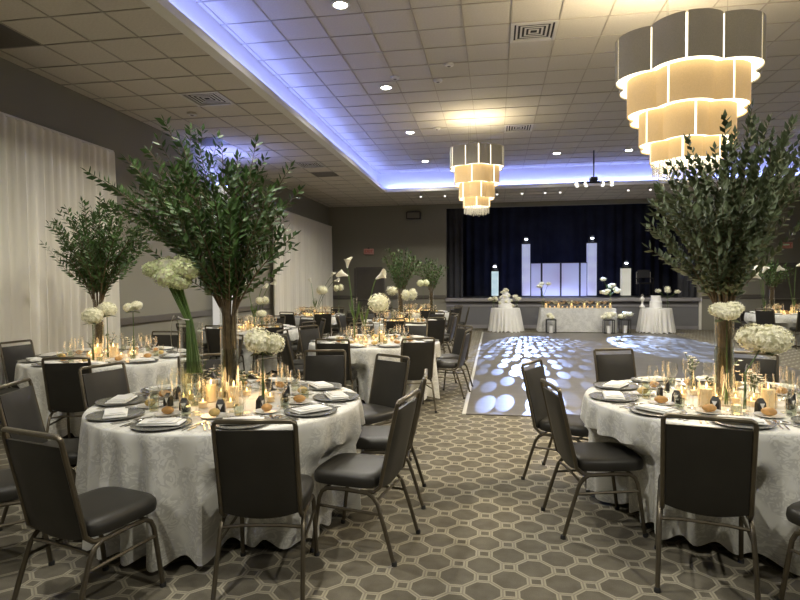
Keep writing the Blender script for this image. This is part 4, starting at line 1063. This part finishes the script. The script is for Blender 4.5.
cC = stage_column(491.5, 498.5, 271, 'columnblue', 'short blue-white stage column at left')
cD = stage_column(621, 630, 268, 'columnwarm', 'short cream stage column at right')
t = thing('dj_facade', 'four-panel lavender screen with painted-in uplight between the tall stage columns', 'screen', (0, 0, SZ))
xs = [aty(px, 290, 21.9).x for px in (530.5, 541.5, 560.5, 579.5, 587.5)]; zt = aty(560, 262.5, 21.9).z-SZ
for k in range(4):
    a, b_ = xs[k], xs[k+1]; yo = .10 if k in (0, 3) else 0
    pts = ((a, 21.85+(.12 if k == 0 else 0)), (b_, 21.85+(.12 if k == 3 else 0)))
    cx, cy = (pts[0][0]+pts[1][0])/2, (pts[0][1]+pts[1][1])/2; L_ = hypot(pts[1][0]-pts[0][0], pts[1][1]-pts[0][1]); rz = atan2(pts[1][1]-pts[0][1], pts[1][0]-pts[0][0])
    fr = MB(); c_, s_ = cos(rz), sin(rz)
    for q in (-1, 1): fr.box(cx+q*(L_/2-.015)*c_, cy+q*(L_/2-.015)*s_, zt/2, .03, .04, zt, rz)
    fr.box(cx, cy, zt-.015, L_, .04, .03, rz).box(cx, cy, .015, L_, .04, .03, rz)
    o = fr.build('panel_frame', M['legdrape'], t, False)
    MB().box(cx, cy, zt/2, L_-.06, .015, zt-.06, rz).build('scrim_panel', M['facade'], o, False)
lamp('AREA', (2.35, 21.6, SZ+.1), 2, (.35, .42, 1), (radians(120), 0, 0), 2.2, .1)
lamp('AREA', (2.4, 22.6, SZ+.15), 4, (.25, .3, 1), (radians(160), 0, 0), 5, .2)
lamp('SPOT', (2.4, 17.7, 4.3), 16, (.75, .8, 1), (radians(-12), 0, 0), spot=110, radius=.1)
# dark director chair on stage
x0, x1 = aty(638, 290, 21.8).x, aty(652, 290, 21.8).x; zt = aty(645, 272, 21.8).z-SZ
t = thing('stage_chair', 'dark high-backed armchair at the right of the stage', 'chair', ((x0+x1)/2, 21.8, SZ)); w_ = (x1-x0)
MB().box(0, 0, .48, w_, .45, .06, bev=.02).build('seat', M['black'], t)
MB().box(0, .2, .82, w_*.9, .04, zt-.58, bev=.02).build('backrest', M['stagefloor'], t)
fr = MB()
for s in (-1, 1): fr.tube([(s*w_/2, .22, .45), (s*w_/2, .24, zt)], .014, 6)
fr.tube([(-w_/2, .24, zt), (w_/2, .24, zt)], .014, 6).build('back_frame', M['vent'], t)
for sx in (-1, 1):
    for sy in (-1, 1): MB().tube([(sx*w_*.47, sy*.2, 0), (sx*w_*.47, sy*.2, .46)], .014, 6).build('leg', M['black'], t)
    MB().box(sx*w_*.52, 0, .66, .04, .4, .03).box(sx*w_*.52, -.17, .56, .03, .03, .2).build('armrest', M['black'], t)
# gobo beams: real projectors on the columns throwing a dot pattern on the dance floor
def gobo(loc, target, size, energy, scale, thr, col, seed):
    o = lamp('SPOT', loc, energy, col, spot=size, radius=.004); d = (Vector(target)-Vector(loc)); o.rotation_euler = d.to_track_quat('-Z', 'Y').to_euler()
    L_ = o.data; L_.spot_blend = .12; L_.use_nodes = True; t = NT(L_); em = t.n['Emission']
    tc = t.new('ShaderNodeTexCoord'); sp_ = t.new('ShaderNodeSeparateXYZ'); t.l.new(tc.outputs['Normal'], sp_.inputs[0])
    cb = t.new('ShaderNodeCombineXYZ'); t.l.new(t.m('DIVIDE', sp_.outputs[0], sp_.outputs[2]), cb.inputs[0]); t.l.new(t.m('DIVIDE', sp_.outputs[1], sp_.outputs[2]), cb.inputs[1]); cb.inputs[2].default_value = 0
    v = t.new('ShaderNodeTexVoronoi'); v.voronoi_dimensions = '2D'; v.inputs['Scale'].default_value = scale; v.inputs['Randomness'].default_value = .55; t.l.new(cb.outputs[0], v.inputs['Vector'])
    c = t.new('ShaderNodeClamp'); t.l.new(t.m('MULTIPLY', t.m('SUBTRACT', thr, v.outputs['Distance']), 14), c.inputs[0])
    br = t.new('ShaderNodeSeparateColor'); t.l.new(v.outputs['Color'], br.inputs[0])
    t.l.new(t.m('MULTIPLY', c.outputs[0], t.m('ADD', t.m('MULTIPLY', t.m('POWER', br.outputs[0], 2), 1.3), .25)), em.inputs['Strength'])
gobo((cA[0], 21.85, cA[1]+.05), (1.25, 14.0, 0), 25, 2300, 46, .43, (.36, .50, 1), 1)
gobo((cB[0], 21.85, cB[1]+.05), (4.2, 15.7, 0), 21, 6000, 60, .56, (.40, .56, 1), 2)

# ------------------------------------------------------------------ tables in front of the stage
YS = 19.0
def skirt_table(px0, px1, label, seed):
    a, b_ = aty(px0, 320, YS).x, aty(px1, 320, YS).x; cx, R = (a+b_)/2, (b_-a)/2-.1
    t = thing('cocktail_table', 'round table hidden under the skirt of the ' + label, 'table', (cx, YS, 0))
    MB().lathe([(R-.02, TT-.03), (R-.02, TT-.004)], 32).build('tabletop', M['twig'], t); MB().lathe([(.2, 0), (.03, .03), (.03, TT-.03)], 12).build('pedestal', M['black'], t)
    o = round_cloth('tablecloth', (cx, YS, 0), R, TT+.006, .02, 22, M['plaincloth'], seed, flare=.10, amp=.035, n=176, nt=8); tag(o, 'white pleated floor-length cloth on the ' + label, 'tablecloth')
    return cx
k1 = skirt_table(488, 523, 'small cake table left of the sweetheart table', 31)
k2 = skirt_table(637, 675, 'small cake table right of the sweetheart table', 32)
def cake(x, y, tiers, label):
    t = thing('tiered_cake', label, 'cake', (x, y, ZT)); z = 0
    for r, h in tiers: MB().lathe([(r, z), (r, z+h-.01), (r-.01, z+h)], 24).build('tier', M['cake'], t); z += h
    return t, z
ck, z = cake(k1, YS, [(.23, .14), (.18, .14), (.14, .13), (.10, .12)], 'tall tiered white wedding cake with flowers on the left cake table')
rr = random.Random(3); hd, core = MB(), MB()
for k in range(16):
    a = k*1.2; zz = .075+k*.033; r_ = .24-.010*k; floret_head(hd, core, (r_*cos(a), r_*sin(a)-.02, zz), (.05, .05, .045), 10, rr, .03)
floret_head(hd, core, (0, 0, z+.05), (.08, .08, .07), 24, rr, .03)
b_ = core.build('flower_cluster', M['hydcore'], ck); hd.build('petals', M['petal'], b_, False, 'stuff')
ck2, z = cake(k2-.02, YS-.05, [(.18, .22), (.15, .17)], 'plain two-tier white cake on the right cake table')
def small_flowers(x, y, h, r, label, seed, z=ZT, n=3, vase=True):
    rr = random.Random(seed); t = thing('flower_vase', label, 'flower vase', (x, y, z))
    MB().lathe([(.05, 0), (.06, h*.2), (.03, h*.4), (.04, h*.45)], 14, cap1=False).build('glass_vase', M['glass'], t)
    st, hd, core = MB(), MB(), MB()
    for k in range(n):
        a = 2*pi*k/n+seed; e = (r*cos(a), r*.6*sin(a), h*rr.uniform(.8 if n < 7 else .5, 1.05)); st.tube([(0, 0, .02), (0, 0, h*.45), e], .006, 5); floret_head(hd, core, e, (.09, .09, .06), 22, rr, .035)
    st.build('stem', M['stem'], t); b_ = core.build('flower_head', M['hydcore'], t); hd.build('petals', M['petal'], b_, False, 'stuff'); return t
small_flowers(k1-.38, YS-.1, .32, .1, 'low greenery and white flowers left of the tall cake', 1)
small_flowers(k1+.36, YS-.1, .36, .12, 'white calla sprays right of the tall cake', 2, n=2)
small_flowers(k2+.34, YS, .62, .28, 'white flowers on long stems right of the plain cake', 3, n=4)
t = thing('crystal_decanter', 'white and silver ornament left of the plain cake', 'ornament', (k2-.42, YS-.05, ZT))
MB().lathe([(.07, 0), (.09, .05), (.03, .12), (.03, .2), (.06, .24), (.08, .30), (.02, .36)], 16).build('body', M['china'], t); MB().ell((0, 0, .4), (.04, .04, .05), 10, 6).build('stopper', M['chrome'], t)
# sweetheart table
a, b_ = aty(539, 320, YS).x, aty(615, 320, YS).x; cx = (a+b_)/2; W_ = b_-a
t = thing('sweetheart_table', 'long rectangular table hidden under its pale cloth before the stage', 'table', (cx, YS, 0))
MB().box(0, 0, TT-.02, W_-.1, .7, .03).build('tabletop', M['twig'], t)
for sx in (-1, 1):
    for sy in (-1, 1): MB().tube([(sx*(W_/2-.2), sy*.28, 0), (sx*(W_/2-.2), sy*.28, TT-.03)], .02, 6).build('leg', M['black'], t)
mb = MB(); vs = []; fs = []; rr = random.Random(2)
def rect(i, n, hw, hd_):
    per = 2*(2*hw+2*hd_); s = per*i/n
    if s < 2*hw: return (-hw+s, -hd_), (0, -1)
    s -= 2*hw
    if s < 2*hd_: return (hw, -hd_+s), (1, 0)
    s -= 2*hd_
    if s < 2*hw: return (hw-s, hd_), (0, 1)
    s -= 2*hw; return (-hw, hd_-s), (-1, 0)
n = 200; hw, hd_ = W_/2-.04, .37
for k, (tt, z) in enumerate(((0, TT+.006), (.05, TT-.01), (.35, .5), (.7, .25), (1, .02))):
    for i in range(n):
        (x, y), nn = rect(i, n, hw, hd_); e = max(0, 1-(hw-abs(x))/.45) if abs(x) < hw+.01 else 1
        f = tt*(.012+.05*e*(.5+.5*sin(i*1.3)))*1.2; vs.append((x*(1+.03*tt*e)+nn[0]*f, y+nn[1]*f*1.2, z))
for k in range(4):
    for i in range(n): j = (i+1) % n; fs.append((k*n+i, k*n+n+i, k*n+n+j, k*n+j))
fs.append(tuple(range(n)))
me = MB().add(vs, fs).mesh('tablecloth', M['sweetcloth'], True); uvmesh(me, lambda c: (c.x+c.y*.3, c.z))
o = link('tablecloth', me); o.location = (cx, YS, 0); tag(o, 'pale patterned floor-length cloth on the long sweetheart table', 'tablecloth')
for k in range(16):
    x = cx-W_/2+.2+k*(W_-.4)/15; put('votive' if k % 3 else 'pillar', x, YS-.2+.1*sin(k*2), ZT, 0, '%s from the left on the sweetheart table' % ('first second third fourth fifth sixth seventh eighth ninth tenth eleventh twelfth thirteenth fourteenth fifteenth sixteenth'.split()[k]))
for k in range(9):
    x = cx-W_/2+.3+k*(W_-.6)/8; s = sprig(x, YS-.02+.1*cos(k*3), .22, 'small %s flowers, %s from the left on the sweetheart table' % ('white' if k % 2 else 'blush', 'first second third fourth fifth sixth seventh eighth ninth'.split()[k]), 'petal' if k % 2 else 'blush', 80+k, n=5, s=.045, lean=.09); s['group'] = 'small flowers along the sweetheart table'
for k in range(3): lamp('POINT', (cx-.8+.8*k, YS-.25, ZT+.25), .6, (1, .7, .4), radius=.1)
q = aty(545, 300, YS).x; small_flowers(q-.06, YS, .78, .17, 'tall white calla lilies at the left of the sweetheart table', 6, n=3)
q = aty(612, 300, YS).x; small_flowers(q-.05, YS, .88, .24, 'large white flower arrangement at the right end of the sweetheart table', 7, n=9)
def lantern(x, y, label, n, seed):
    t = thing('flower_lantern', label, 'lantern', (x, y, 0))
    fr = MB()
    for sx in (-1, 1):
        for sy in (-1, 1): fr.tube([(sx*.14, sy*.14, 0), (sx*.14, sy*.14, .42)], .012, 5)
    for z in (.012, .42):
        for s in (-1, 1): fr.box(0, s*.14, z, .3, .022, .022).box(s*.14, 0, z, .022, .3, .022)
    fr.build('frame', M['black'], t)
    MB().lathe([(.06, .01), (.06, .24)], 14).build('candle', M['cake'], t)
    MB().box(0, 0, .435, .3, .3, .01).build('top_shelf', M['black'], t)
    rr = random.Random(seed); hd, core = MB(), MB()
    for k in range(n): a = k*2.4; r_ = .07*sqrt(k); floret_head(hd, core, (r_*cos(a), r_*.6*sin(a), .52+rr.uniform(-.02, .10)), (.10, .10, .08), 24, rr, .035)
    b_ = core.build('flower_head', M['hydcore'], t); hd.build('petals', M['petal'], b_, False, 'stuff')
lantern(aty(551, 320, 18.35).x, 18.35, 'black lantern topped with a few white flowers at the left foot of the sweetheart table', 3, 4)
lantern(aty(609, 320, 18.3).x, 18.35, 'black lantern under a mound of white flowers at the right foot', 6, 5)
lantern(aty(625, 320, 18.5).x, 18.5, 'second flower-topped black lantern, rightmost beside the sweetheart table', 6, 6)
for k_, pr_ in list(pr.items()):
    pass
